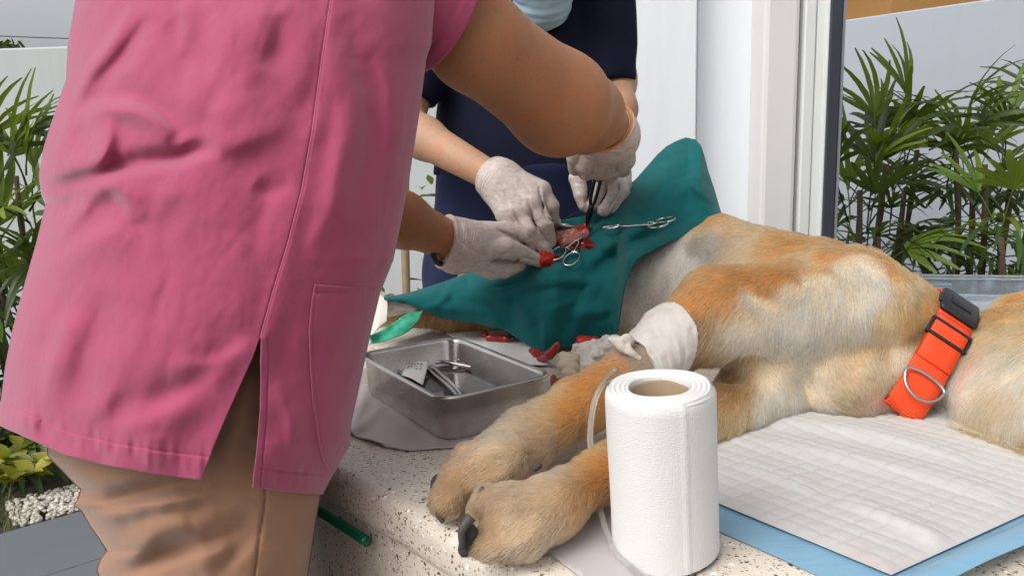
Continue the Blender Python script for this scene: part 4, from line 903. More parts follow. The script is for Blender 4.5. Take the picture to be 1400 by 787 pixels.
lumps('loose_end', None, None, [(S(840, 466, .905, 6), S(858, 464, .90, 8)), (S(846, 470, .897, 4), S(872, 490, .890, 4))], mb.m, parent=bd, namp=.0028, nf=120, h=.0013)

# ---- orange collar with buckle, slider and D ring: follows the neck
col_pts = [(1302, 412), (1282, 432), (1263, 470), (1246, 508), (1232, 545), (1225, 578)]      # left... centre line is a little right of it
cen_l = [(1320, 418), (1302, 440), (1280, 480), (1262, 515), (1246, 550), (1234, 580)]
neck = lambda X: dog_sdf(X)
def hit(u, v, off):
    """march along the ray to the coat surface + off"""
    d = ray(u, v); d = d / np.linalg.norm(d); t = .6
    for _ in range(80):
        s = float(dog_sdf((CAM + d * t)[None])[0]) - off
        if s < 5e-4: break
        t += max(s * .6, 3e-4)
    return CAM + d * t
cl = thing('dog_collar', 'bright orange webbing collar with black plastic buckle round the neck of the dog', 'collar')
mo = NT('orange_webbing'); tcu = mo.n('ShaderNodeTexCoord').outputs['UV']; sep = mo.n('ShaderNodeSeparateXYZ'); mo.l(tcu, sep.inputs[0])
rib = mo.math('SINE', mo.math('MULTIPLY', sep.outputs[0], 330.)); mo.bsdf(mo.mix(mo.math('MULTIPLY', rib, .5), (.80, .065, .012), (.95, .105, .018)), .55, 0, rib, .5, .0012)
cA, cB = P(1250, 455, 1.15), P(1156, 612, 1.05); ctr = P(1216, 520, 1.12)
ax_n = P(1335, 555, 1.07) - P(1125, 490, 1.10); ab_ = (cB - cA) / np.linalg.norm(cB - cA); ax_n = ax_n - ab_ * (ax_n @ ab_); ax_n /= np.linalg.norm(ax_n)
ctr = ctr - ax_n * ((ctr - cA) @ ax_n); ez = -ab_; ey_ = np.cross(ax_n, ez); ey_ = ey_ if ey_ @ (CAM - ctr) > 0 else -ey_
ANG = np.linspace(0, 2 * np.pi, 144, endpoint=False); RP = []
for a_ in ANG:                                   # angle 0 = top, increasing towards the camera side
    dv = math.cos(a_) * ez + math.sin(a_) * ey_; ts = np.arange(.01, .20, .001); dd = np.max([dog_sdf(ctr + dv * ts[:, None] + ax_n * o_) * -1 for o_ in (-.012, 0, .012)], 0) * -1
    k_ = np.argmax(dd > .0065); RP.append(ts[k_] if dd[k_] > .0065 else .1)
RP = np.array(RP)
for _ in range(10): RP = .5 * RP + .25 * (np.roll(RP, 1) + np.roll(RP, -1))
RP = ctr + RP[:, None] * (np.cos(ANG)[:, None] * ez + np.sin(ANG)[:, None] * ey_); RP[:, 2] = np.maximum(RP[:, 2], TABLE + .012)
uR_, vR_ = proj(RP); k0 = int(np.argmin(vR_[:72])); k1 = int(np.argmax(vR_[:90])); SP = RP[k0:k1 + 1]; print('collar', k0, k1, uR_[k0], vR_[k0], uR_[k1], vR_[k1])
CWID = .0410
def ribbon(name, pts, width, thick, mat, parent, closed, lateral=None, off=0.0):
    pts = np.asarray(pts); m = len(pts); T = (np.roll(pts, -1, 0) - np.roll(pts, 1, 0)) if closed else np.gradient(pts, axis=0); T /= np.linalg.norm(T, axis=1)[:, None]
    W_ = np.tile(ax_n if lateral is None else lateral, (m, 1)); W_ = W_ - T * (W_ * T).sum(1)[:, None]; W_ /= np.linalg.norm(W_, axis=1)[:, None]; N = np.cross(T, W_)
    flip = ((pts - ctr) * N).sum(1) < 0; N[flip] *= -1
    prof = [(-.5, 0), (-.47, 1), (-.2, 1.05), (.2, 1.05), (.47, 1), (.5, 0), (.2, -.05), (-.2, -.05)]; k = len(prof); V = []; Q = []
    for i in range(m):
        for a, b in prof: V.append(pts[i] + W_[i] * a * width + N[i] * (b * thick + off))
    for i in range(m if closed else m - 1):
        j = (i + 1) % m
        for a in range(k): b = (a + 1) % k; Q.append([i * k + a, i * k + b, j * k + b, j * k + a])
    if not closed: Q += [list(range(k))[::-1], [(m - 1) * k + a for a in range(k)]]
    o = mesh_np(name, V, Q, mat, parent); s = np.concatenate([[0], np.cumsum(np.linalg.norm(np.diff(pts, axis=0), axis=1))])
    uv = o.data.uv_layers.new(name='UV'); li = np.zeros(len(o.data.loops), np.int32); o.data.loops.foreach_get('vertex_index', li); uv.data.foreach_set('uv', np.stack([np.repeat(s, k)[li] * 10, np.tile([p[0] for p in prof], m)[li]], 1).astype(np.float32).ravel()); return o
ribbon('webbing', RP, CWID, .0022, mo.m, cl, True)
def on_strap(t): x = np.clip(t, 0, 1) * (len(SP) - 1); i = min(int(x), len(SP) - 2); return SP[i] + (SP[i + 1] - SP[i]) * (x - i)
ribbon('webbing_overlap', [on_strap(t) for t in np.linspace(.44, .74, 14)], CWID * .98, .0022, mo.m, cl, False, off=.0030)
def strap_frame(t):
    p = on_strap(t); T = on_strap(t + .03) - on_strap(t - .03); T /= np.linalg.norm(T); W_ = ax_n - T * (ax_n @ T); W_ /= np.linalg.norm(W_); N = np.cross(T, W_); N = N if N @ (CAM - p) > 0 else -N
    return Matrix(((*[0] * 4,), (*[0] * 4,), (*[0] * 4,), (0, 0, 0, 1))) if False else Matrix(((W_[0], T[0], N[0], p[0]), (W_[1], T[1], N[1], p[1]), (W_[2], T[2], N[2], p[2]), (0, 0, 0, 1)))
def part_boxes(name, M, boxes, mat, bev, parent):
    bm = bmesh.new()
    for lo_, hi_ in boxes: box(bm, lo_, hi_)
    bmesh.ops.recalc_face_normals(bm, faces=bm.faces[:]); o = bevel_mod(obj(name, bm, mat, parent, True), bev, 3); o.matrix_world = M; return o
M_ = strap_frame(.30); hw_ = CWID * .54
part_boxes('buckle', M_, [((-hw_, -.024, -.001), (hw_, .024, .0062))], MAT['black'], .004, cl)
part_boxes('buckle_tongue', M_, [((-hw_ * .55, -.012, .0064), (hw_ * .55, .006, .0074))], MAT['black'], .0006, cl)
for s in (-1, 1): part_boxes('buckle_latch', M_, [((s * hw_ * 1.03 - .002, -.008, .001), (s * hw_ * 1.03 + .002, .012, .005))], MAT['black'], .0015, cl)
M_ = strap_frame(.535); w2 = CWID * .57
part_boxes('slider', M_, [((-w2, -.0125, .001), (w2, -.0090, .0062)), ((-w2, .0080, .001), (w2, .0115, .0075)), ((-w2, -.0088, .0015), (-w2 + .003, .0078, .006)), ((w2 - .003, -.0088, .0015), (w2, .0078, .006))], MAT['black'], .001, cl)
M_ = strap_frame(.835)
arc = [Vec((0.0215 * math.cos(a), .002 - .002 * 0 + .022 * math.sin(a) * (1 if math.sin(a) > 0 else .35), .0075 + .001 * math.sin(a))) for a in np.linspace(0, 2 * math.pi, 40, endpoint=False)]
V, Q = tube_arrays([tuple(M_ @ a) for a in arc], .0017, 10, True); mesh_np('ring', V, Q, MAT['chrome'], cl)

# ================================================================ GREEN DRAPE
TOPV = [(525, 406), (540, 405), (560, 401), (580, 395), (610, 385), (640, 374), (670, 362), (700, 344), (730, 324), (760, 304), (790, 298), (815, 294), (840, 275), (852, 262), (870, 246), (885, 229), (900, 212), (912, 201), (925, 194), (938, 189), (950, 192), (957, 199), (962, 214), (967, 234), (975, 258), (985, 292)]
BOTV = [(525, 409), (540, 411), (560, 416), (580, 424), (600, 434), (650, 441), (690, 450), (715, 466), (735, 480), (748, 482), (765, 473), (785, 474), (805, 478), (825, 472), (838, 462), (846, 450), (850, 420), (854, 395), (860, 372), (870, 356), (885, 346), (900, 338), (930, 324), (960, 306), (986, 294)]
def dr_top(u): return interp(u, TOPV)
def dr_bot(u): return interp(u, BOTV)
def gauss(d, w): return np.exp(-(d / w) ** 2)
DFOLD = [  # polyline, width px, depth amplitude (towards the viewer +)
    ([(845, 262), (838, 300), (828, 345)], 12, .014), ([(930, 198), (905, 255), (885, 312)], 14, .010), ([(962, 214), (952, 250), (966, 296)], 8, .008), ([(876, 246), (868, 280), (860, 316)], 8, .006),
    ([(988, 293), (930, 318), (885, 338), (856, 365), (848, 400), (842, 460)], 10, .017), ([(948, 300), (900, 318), (850, 340), (812, 372)], 10, -.011), ([(925, 300), (870, 318), (815, 350), (785, 384)], 8, .009),
    ([(810, 342), (775, 366), (735, 378), (690, 384), (640, 390)], 10, .010), ([(680, 396), (740, 388), (800, 385), (850, 381)], 6, .006), ([(850, 382), (812, 398), (796, 432), (776, 478)], 12, .012), ([(838, 390), (826, 420), (818, 470)], 10, .008),
    ([(764, 392), (756, 430), (748, 484)], 13, .009), ([(730, 394), (718, 424), (718, 470)], 10, .006), ([(545, 405), (620, 402), (690, 412), (740, 440)], 9, .007), ([(560, 418), (640, 424), (700, 446)], 8, .006), ([(610, 392), (660, 398), (715, 420)], 8, .005),
    ([(786, 440), (806, 428), (834, 430)], 6, .007), ([(700, 345), (680, 368), (640, 386)], 9, .007), ([(770, 322), (800, 332), (832, 318)], 8, .007)]
def blur(A, n):
    for _ in range(n):
        A = np.pad(A, 1, mode='edge'); A = (A[1:-1, 1:-1] * 4 + (A[:-2, 1:-1] + A[2:, 1:-1] + A[1:-1, :-2] + A[1:-1, 2:]) * 2 + A[:-2, :-2] + A[2:, 2:] + A[:-2, 2:] + A[2:, :-2]) / 16
    return A
def folds(u, v, F_, gain, asym, nb):
    D_ = np.zeros(np.shape(u))
    for pts, w, a in F_:
        d, tt, sg = poly_d(u, v, pts); D_ = D_ + gain * a * np.exp(-(d / np.where(sg > 0, w, w * asym)) ** 2) * np.sin(np.pi * np.clip(tt, 0, 1)) ** .7
    return blur(D_, nb) if D_.ndim == 2 and min(D_.shape) > 8 else D_
def dr_Y(u, v):
    t = np.clip((v - dr_top(u)) / np.maximum(dr_bot(u) - dr_top(u), 3), 0, 1)
    yt = interp(u, [(525, 1.44), (640, 1.50), (760, 1.48), (850, 1.50), (940, 1.55), (985, 1.44)]); yb = interp(u, [(525, 1.41), (600, 1.42), (650, 1.42), (700, 1.40), (745, 1.345), (800, 1.36), (840, 1.34), (856, 1.31), (900, 1.33), (985, 1.385)])
    bul = interp(u, [(525, .008), (600, .02), (760, .045), (840, .03), (940, .012), (985, .005)])
    Y = yt + (yb - yt) * t ** .8 - bul * np.sin(np.pi * t)
    Y = Y - folds(u, v, DFOLD, 1.5, 1.7, 4)
    q = np.stack([u / 26, v / 26, 0 * u], -1).reshape(-1, 3); uf, vf = u.reshape(-1), v.reshape(-1); qa_ = np.stack([(uf * .5 + vf * .86) / 11 + 1.5 * vnoise(q * .7, 84), (-uf * .86 + vf * .5) / 46, 0 * uf], 1); qb_ = np.stack([(uf * .8 - vf * .6) / 9 + 1.5 * vnoise(q * .7, 85), (uf * .6 + vf * .8) / 38, 0 * uf], 1)
    Y = Y - (.0035 * vnoise(q, 81) + .002 * vnoise(q * 2.3, 82) + .0058 * vnoise(qa_, 86) * np.clip(.4 + vnoise(q * .6, 87), 0, 1) + .0046 * vnoise(qb_, 88) * np.clip(.4 + vnoise(q * .6, 89), 0, 1)).reshape(u.shape)
    return Y
nu, nv = 300, 120
gu, gt = np.meshgrid(np.linspace(525, 985.5, nu), np.linspace(0, 1, nv), indexing='ij'); gv = dr_top(gu) + (dr_bot(gu) - dr_top(gu)) * gt
front = P(gu, gv, dr_Y(gu, gv))
kb = 26; tb_ = np.linspace(0, 1, kb)[1:]; top = front[:, 0]
back = np.stack([top + np.stack([0 * top[:, 0], .10 * np.sin(t * 1.5) + 0 * top[:, 0], -(top[:, 2] - TABLE - .012) * t ** 1.3], 1) * np.array([1, 1 + 0, 1]) for t in tb_[::-1]], 1)
back[..., 1] += .006 * vnoise(back.reshape(-1, 3) * 18, 83).reshape(back.shape[:2])
G = np.concatenate([back, front], 1); F = grid_faces(nu, nv + kb - 1)
drp = mesh_np('surgical_drape', G.reshape(-1, 3), F[:, ::-1].copy(), MAT['teal']); solid(drp, .0016, -1)
tag(drp, 'dark teal surgical cloth drape covering the hindquarters of the dog', 'drape')
def onD(u, v, off=.006): return P(u, v, float(dr_Y(np.array([float(u)]), np.array([float(v)]))[0]) - off / SC)
def wsph(u, v, off, px): p = onD(u, v, off); return (p, px * float((p - CAM) @ c_f) / FPX)
# incision and what lies round it
wound = thing('incision', 'open incision with pink and red tissue at the tip of the dark needle holder', 'wound')
lumps('tissue', None, None, [(wsph(755, 326, .002, 10), wsph(785, 322, .004, 9)), (wsph(772, 333, .002, 7), wsph(800, 320, .006, 7))], MAT['pinkish'], parent=wound, seed=11, namp=.002)
lumps('fresh_tissue', None, None, [(wsph(783, 316, .009, 6), wsph(800, 311, .010, 6)), (wsph(795, 320, .009, 5), wsph(803, 312, .010, 4))], MAT['blood'], parent=wound, seed=12, namp=.002)
mw = simple('wet_blood', (.16, .008, .008), .12, var=.5, vs=60, bump=.2, bs=120)
for (cu, cv, ru, rv, sd_) in ((784, 330, 30, 13, 1), (762, 352, 9, 6, 2), (748, 364, 13, 5, 3)):
    tr, rr_ = np.meshgrid(np.linspace(0, 2 * np.pi, 41), np.linspace(.02, 1, 12), indexing='ij'); wobl = 1 + .35 * vnoise(np.stack([np.cos(tr) * 1.7, np.sin(tr) * 1.7, 0 * tr + sd_], -1).reshape(-1, 3), 170 + sd_).reshape(tr.shape)
    bu, bv = cu + ru * rr_ * wobl * np.cos(tr), cv + rv * rr_ * wobl * np.sin(tr); by = dr_Y(bu, bv)
    mesh_np('blood_smear', P(bu, bv, by - .004 * (1 - rr_ ** 4) - .0005).reshape(-1, 3), grid_faces(41, 12), mw, wound)
tag(tube('suture_thread', spline([onD(799, 284, .03), onD(801, 296, .02), onD(798, 310, .010)], 10), .0004, MAT['blood'], n=5), 'thin red suture thread pulled up from the incision to the pinching fingers', 'thread')
tag(tube('suture_tail', spline([onD(760, 312, .01), onD(775, 298, .02), onD(788, 290, .018), onD(800, 302, .012)], 14), .0004, MAT['hose'], n=5), 'fine green suture thread looping over the drape by the incision', 'thread')
upd = np.array([0, -.35, .94])
hemostat('straight steel hemostat lying across the drape, rings to the right', onD(822, 312, .030), onD(905, 304, .026), upd, .0075, MAT['chrome'], 'forceps', 'hemostat', .0105, .3, .0014)
hemostat('steel hemostat lying in the drape fold, rings next to the blood soaked swab', onD(800, 318, .016), onD(772, 350, .010), upd, .0085, MAT['chrome'], 'forceps', 'hemostat', .0105, .32, .0014)
bld = thing('scalpel_handle', 'smooth steel instrument held under the fingers of the person in navy', 'scalpel')
tube('handle', spline([onD(735, 309, .030), onD(757, 307, .028), onD(778, 309, .022), onD(790, 312, .014)], 16), np.array([.0034] * 6 + [.0036] * 4 + [.003, .0024, .0018, .0014, .001, .0008]), MAT['chrome'], bld, 10)
# white and green cloths by the hind leg
gr_u, gr_t = np.meshgrid(np.linspace(0, 1, 30), np.linspace(0, 1, 14), indexing='ij')
def strip_cloth(name, l0, l1, mat, label, cat, amp=.004, seed=0):
    """ruled cloth between two polylines of (u,v,Y)"""
    A = spline([P(*a) for a in l0], 30)[:, None]; B = spline([P(*a) for a in l1], 30)[:, None]
    V = A * (1 - gr_t[..., None]) + B * gr_t[..., None]; V = V + (amp * vnoise(V.reshape(-1, 3) * 45, seed) + amp * .5 * vnoise(V.reshape(-1, 3) * 110, seed + 1)).reshape(30, 14)[..., None] * np.array([0, -1, .3])
    o = mesh_np(name, V.reshape(-1, 3), grid_faces(30, 14), mat); solid(o, .001); return tag(o, label, cat)
strip_cloth('green_cloth', [(505, 458, 1.30), (530, 446, 1.34), (555, 430, 1.37), (578, 424, 1.39)], [(505, 470, 1.30), (535, 463, 1.32), (560, 452, 1.34), (574, 436, 1.37)], MAT['green_cloth'], 'bright green gauze cloth strip behind the far end of the tray', 'cloth', amp=.009, seed=31)
strip_cloth('white_cloth', [(512, 400, 1.46), (522, 404, 1.44), (530, 412, 1.42)], [(500, 470, 1.36), (514, 452, 1.36), (529, 440, 1.38)], MAT['gauze'], 'white cloth edge hanging beside the hind foot next to the pink tunic', 'cloth', seed=33)
lumps('foot_wrap', 'white gauze tied round the hind foot showing under the drape', 'bandage', [(S(534, 420, 1.44, 12), S(562, 417, 1.445, 10))], MAT['gauze'], namp=.0015, seed=35)

# ================================================================ HANDS
def HS(*j): return [S(*x) for x in j]
HANDS = dict(
 a=dict(wrist=HS((608, 329, 1.33, 30), (625, 334, 1.335, 33)), palm=[((625, 334, 1.335, 32), (688, 322, 1.375, 18)), ((625, 336, 1.335, 31), (684, 338, 1.39, 18)), ((630, 340, 1.34, 28), (672, 352, 1.39, 18)), ((620, 340, 1.33, 26), (652, 346, 1.34, 21))],
   fingers=[[(688, 320, 1.375, 16), (730, 323, 1.395, 12.5), (741, 336, 1.40, 11), (749, 350, 1.41, 9)], [(686, 328, 1.39, 15), (724, 336, 1.425, 12), (741, 354, 1.42, 9.5)],
            [(650, 344, 1.34, 21), (690, 338, 1.35, 15), (716, 346, 1.375, 12.5), (738, 355, 1.395, 10), (744, 357, 1.40, 8)], [(680, 346, 1.39, 15), (708, 360, 1.395, 11), (690, 370, 1.37, 10), (668, 366, 1.35, 9)], [(668, 354, 1.385, 14), (690, 367, 1.375, 11), (672, 372, 1.355, 10), (655, 366, 1.345, 9)]]),
 b=dict(wrist=HS((664, 236, 1.485, 23), (684, 246, 1.46, 26)), palm=[((686, 248, 1.46, 26), (738, 262, 1.425, 15)), ((686, 249, 1.455, 26), (728, 279, 1.405, 16)), ((685, 252, 1.455, 25), (709, 291, 1.405, 15.5)), ((682, 254, 1.455, 23), (692, 292, 1.41, 14))],
   fingers=[[(738, 262, 1.425, 14), (752, 282, 1.42, 12), (754, 297, 1.435, 10)], [(727, 280, 1.405, 14.5), (744, 306, 1.39, 12.5), (750, 329, 1.41, 10)], [(709, 292, 1.405, 14), (724, 314, 1.385, 12), (726, 335, 1.40, 10)], [(692, 293, 1.41, 12.5), (704, 317, 1.395, 10.5), (706, 334, 1.405, 9)], [(712, 262, 1.47, 15), (742, 284, 1.465, 11.5), (757, 303, 1.455, 9.5)]]),
 c=dict(wrist=HS((826, 166, 1.30, 33), (833, 188, 1.325, 34)), palm=[((832, 186, 1.325, 34), (804, 222, 1.37, 17)), ((832, 188, 1.325, 34), (818, 226, 1.37, 16)), ((834, 188, 1.325, 34), (834, 226, 1.37, 16)), ((836, 186, 1.33, 33), (850, 216, 1.375, 18))],
   fingers=[[(804, 222, 1.375, 16), (802, 234, 1.42, 12), (812, 226, 1.45, 10)], [(818, 226, 1.375, 15), (819, 237, 1.42, 12), (824, 228, 1.45, 10)], [(834, 226, 1.375, 15), (834, 237, 1.42, 12), (834, 226, 1.45, 10)], [(850, 216, 1.38, 16), (850, 230, 1.42, 12), (845, 220, 1.45, 10)], [(800, 196, 1.345, 17), (786, 214, 1.37, 11.5), (787, 230, 1.395, 10)]]),
 d=dict(wrist=HS((838, 190, 1.56, 21), (838, 200, 1.545, 22)), palm=[((838, 198, 1.545, 22), (847, 234, 1.51, 14)), ((838, 200, 1.545, 22), (834, 236, 1.50, 14)), ((836, 200, 1.545, 21), (820, 230, 1.50, 13)), ((832, 200, 1.545, 20), (800, 220, 1.50, 14))],
   fingers=[[(820, 230, 1.50, 13), (820, 262, 1.47, 10.5), (812, 275, 1.46, 9.5), (803, 284, 1.455, 7.5)], [(834, 236, 1.50, 13), (838, 266, 1.46, 11), (826, 287, 1.45, 9)], [(847, 234, 1.51, 13), (850, 264, 1.47, 11), (838, 286, 1.46, 9)], [(851, 226, 1.53, 11), (854, 254, 1.49, 9.5), (846, 276, 1.475, 8)], [(800, 220, 1.50, 13), (789, 244, 1.475, 11), (795, 268, 1.46, 9.5), (798, 281, 1.455, 7.5)]]))
def hand_sdf(h, grow=0.0):
    pf = union([rcone(*h['wrist'])] + [rcone(S(*a), S(*b)) for a, b in h['palm']], .012); fs = [chain([S(j[0], j[1], j[2], j[3] * .92) for j in f], .0018) for f in h['fingers']]
    def f(X):
        d = pf(X); fing = None
        for g in fs:
            e = g(X); fing = e if fing is None else np.minimum(fing, e) if False else smin(fing, e, .0004)
        return smin(d, fing, .0030) - grow
    return f
def hand_pts(h): return list(h['wrist']) + [S(*j) for f in h['fingers'] for j in f] + [S(*j) for p in h['palm'] for j in p]
CREASE = dict(b=[([(737, 258), (741, 278), (746, 296), (756, 303)], 2.0, .0045), ([(722, 274), (727, 290), (730, 304), (740, 322)], 2.0, .0045), ([(702, 288), (709, 302), (714, 318), (716, 334)], 1.8, .004), ([(742, 300), (752, 304)], 1.5, .0012), ([(726, 300), (740, 306)], 1.5, .0012), ([(700, 250), (712, 268), (716, 280)], 2.5, .0010), ([(690, 262), (697, 280)], 2.2, .0010), ([(712, 246), (726, 262)], 2.2, .0009), ([(676, 262), (684, 272), (690, 290)], 1.6, .0010)],
 a=[([(682, 316), (702, 324), (722, 336), (741, 349)], 2.2, .005), ([(655, 359), (668, 357), (680, 354), (694, 346)], 2.2, .0035), ([(726, 312), (730, 326)], 1.6, .0014), ([(734, 326), (744, 334)], 1.5, .0012), ([(700, 360), (716, 352), (730, 357)], 2.0, .004), ([(716, 340), (722, 350)], 1.5, .0012), ([(690, 306), (698, 316)], 1.8, .0012), ([(640, 306), (646, 330), (640, 350)], 2.2, .0012), ([(630, 302), (634, 330), (626, 356)], 1.8, .0012), ([(660, 308), (670, 330)], 2.5, .0010), ([(620, 318), (640, 338), (664, 352)], 2.4, .0010)],
 c=[([(796, 210), (814, 218), (832, 223)], 1.8, -.0016), ([(814, 203), (832, 207), (852, 208)], 1.8, -.0018), ([(832, 195), (846, 189), (862, 181)], 1.8, -.0016), ([(800, 216), (818, 226), (840, 230)], 1.8, .0010), ([(806, 199), (830, 201), (856, 198)], 1.6, .0012), ([(811, 238), (812, 226)], 1.8, .003), ([(827, 240), (827, 228)], 1.8, .003), ([(843, 238), (843, 226)], 1.8, .003)],
 d=[([(808, 236), (806, 258), (801, 276)], 2.0, .005), ([(829, 240), (829, 262), (820, 280)], 2.0, .0045), ([(842, 238), (845, 262), (834, 284)], 2.0, .004), ([(786, 250), (796, 252)], 1.6, .0012), ([(812, 256), (824, 260)], 1.6, .0012)])
def glove(key, cuff_p, cuff_dir, parent, arm, seed, rim=None):
    """glove skin over the hand, cut off at the cuff, with pulled wrinkles round the wrist and knuckles"""
    h = HANDS[key]; f0 = hand_sdf(h, .0016); cd = cuff_dir / np.linalg.norm(cuff_dir); lo, hi = bounds(hand_pts(h), .012)
    kn = [S(*f[i])[0] for f in h['fingers'] for i in range(1, len(f) - 1)]
    def f(X):
        X = np.asarray(X, np.float32); s = (X - cuff_p) @ cd; d = smin(f0(X), arm(X) - .0028, .008) if arm else f0(X)
        uu_, vv_ = proj(X)
        for pts, w, dep in CREASE.get(key, ()):
            dd_, tt_, _s = poly_d(uu_, vv_, pts); d = d + dep * gauss(dd_, w) * np.clip(np.sin(np.pi * np.clip(tt_ * .9 + .05, 0, 1)), 0, 1) ** .5
        wr = gauss(np.maximum(s - .012, 0), .030)
        d = d - .0009 * wr * np.sin(s * 1250 + 9 * vnoise(X * 30, seed)) * (.5 + vnoise(X * 40, seed + 6)) - .0005 * vnoise(X * np.array([60, 60, 60]), seed + 1) - .0003 * vnoise(X * 190, seed + 2)
        d = d - .0016 * gauss(s - .0015, .0022)
        return np.maximum(d, -s + .0015 * vnoise(X * 45, seed + 4))
    V, Q = nets(f, lo, hi, .0013, margin=1.6); g = mesh_np('glove', V, Q, MAT['glove'], parent)
    return g

# ================================================================ PERSON IN PINK
pk = thing('person', 'person in a pink scrub tunic and brown trousers leaning over the bench, gloved', 'person', None)
ARM_PR = [S(525, -100, .90, 66), S(650, 56, .97, 64), S(764, 142, 1.08, 67), S(800, 156, 1.20, 50), S(828, 170, 1.305, 32)]
ARM_PL = [S(330, -90, 1.06, 56), S(430, 262, 1.14, 42), S(548, 300, 1.25, 36), S(608, 326, 1.33, 27)]
hipc = P(262, 470, .82); hx, hy = hipc[0], hipc[1]
def wp(x, y, z, r): return (np.array([x, y, z]), r)
shc = P(430, -120, .93)
PINKB = [([(P(275, 470, .83), .085), (P(312, 220, .85), .085), (P(350, 40, .90), .085), (P(400, -90, .93), .075)], .04),
         ([(shc, .05), (shc + np.array([.06, .04, .13]), .047)], .03), ([wp(hx - .005, hy - .035, .86, .058), wp(hx + .01, hy - .035, .48, .045), wp(hx, hy - .055, .10, .036), wp(hx + .11, hy - .055, .045, .028)], .02),
         ([wp(hx - .005, hy + .055, .86, .058), wp(hx + .01, hy + .055, .48, .045), wp(hx, hy + .075, .10, .036), wp(hx + .11, hy + .075, .045, .028)], .02)]
hd = shc + np.array([.10, .06, .23])
def head_prims(hd, fw, s=1.0):
    """head looking along fw (unit, roughly horizontal)"""
    fw = np.array(fw, float); fw /= np.linalg.norm(fw); sd_ = np.array([-fw[1], fw[0], 0.]); sd_ /= np.linalg.norm(sd_); up = np.cross(fw, sd_); q = lambda a, b, c: hd + fw * a * s + sd_ * b * s + up * c * s
    return [([(q(-.01, 0, .03), .082 * s), (q(.015, 0, -.03), .068 * s), (q(.045, 0, -.085), .036 * s)], .03), ([(q(.088, 0, .005), .010 * s), (q(.108, 0, -.028), .012 * s)], .012),
            ([(q(.078, .030, .015), .012 * s), (q(.078, -.030, .015), .012 * s)], .015), ([(q(.082, .016, -.062), .008 * s), (q(.082, -.016, -.062), .008 * s)], .006), ([(q(0, .080, .0), .016 * s), (q(-.006, .082, -.022), .011 * s)], .006), ([(q(0, -.080, .0), .016 * s), (q(-.006, -.082, -.022), .011 * s)], .006)], q
hp_, hq = head_prims(hd, (.62, .45, -.62))
PINKB += hp_
def body_mesh(name, groups, hands, parent, mat, h, smooth_arm):
    fs = [(chain(g, .02), k) for g, k in groups] + [(chain(a, .02), .015) for a in smooth_arm] + [(hand_sdf(HANDS[k], -.0055), .006) for k in hands]
    def f(X):
        X = np.asarray(X, np.float32); d = fs[0][0](X)
        for g, k in fs[1:]: d = smin(d, g(X), k)
        return d
    sph = [s for g, _ in groups for s in g] + [s for a in smooth_arm for s in a] + [s for k in hands for s in hand_pts(HANDS[k])]
    lo, hi = bounds(sph, .02); V, Q = nets(f, lo, hi, h, margin=1.4); return mesh_np(name, V, Q, mat, parent), f
pbody, pb_f = body_mesh('body', PINKB, ['a', 'c'], pk, MAT['skin_dark'], .0058, [ARM_PR, ARM_PL])
armR, armL = chain(ARM_PR, .02), chain(ARM_PL, .02)
cR = P(826, 168, 1.30); gR = glove('c', cR, P(824, 236, 1.40) - P(812, 150, 1.26), pk, armR, 100)
cL = P(606, 326, 1.33); gL = glove('a', cL, P(690, 345, 1.37) - P(606, 326, 1.315), pk, armL, 110)
# rolled orange cuff bead on the right glove, wrist band on the left arm
def cuff_ring(name, arm, c, d, off, r, mat, parent, n=60, tilt=0):
    d = d / np.linalg.norm(d); a = np.cross(d, UPZ); a /= np.linalg.norm(a); b = np.cross(d, a); pts = []
    for t in np.linspace(0, 2 * np.pi, n, endpoint=False):
        dr_ = math.cos(t) * a + math.sin(t) * b; lo_, hi_ = 0.0, .08
        for _ in range(24):
            m = (lo_ + hi_) / 2
            if float(arm((c + dr_ * m)[None].astype(np.float32))[0]) < off: lo_ = m
            else: hi_ = m
        pts.append(c + dr_ * lo_ + d * .0015 * math.sin(3 * t))
    V, Q = tube_arrays(pts, r, 8, True); return mesh_np(name, V, Q, mat, parent)
cuff_ring('cuff_band', armR, cR + .000 * c_f, P(824, 236, 1.40) - P(812, 150, 1.26), .0036, .0019, MAT['orange'], gR)
wpt = [P(597, 330, 1.30), P(592, 346, 1.292), P(596, 357, 1.298), P(606, 362, 1.318)]
tube('watch_strap', spline(wpt, 16), .0042, MAT['black'], pk)
# hair
hs_ = [([(hq(-.02, 0, .045), .088), (hq(-.05, 0, -.01), .072)], .02), ([(hq(-.10, 0, .0), .035), (hq(-.13, 0, -.02), .028)], .02)]
fh = union([chain(g, .02) for g, _ in hs_], .03); lo, hi = bounds([s for g, _ in hs_ for s in g], .02)
fw_ = hq(1, 0, 0) - hq(0, 0, 0); hface = hq(.055, 0, 0)
V, Q = nets(lambda X: np.maximum(fh(X) + .004 * vnoise(X * 50, 91), ((X - hface) @ fw_)), lo, hi, .005); mesh_np('hair', V, Q, MAT['hair'], pk)

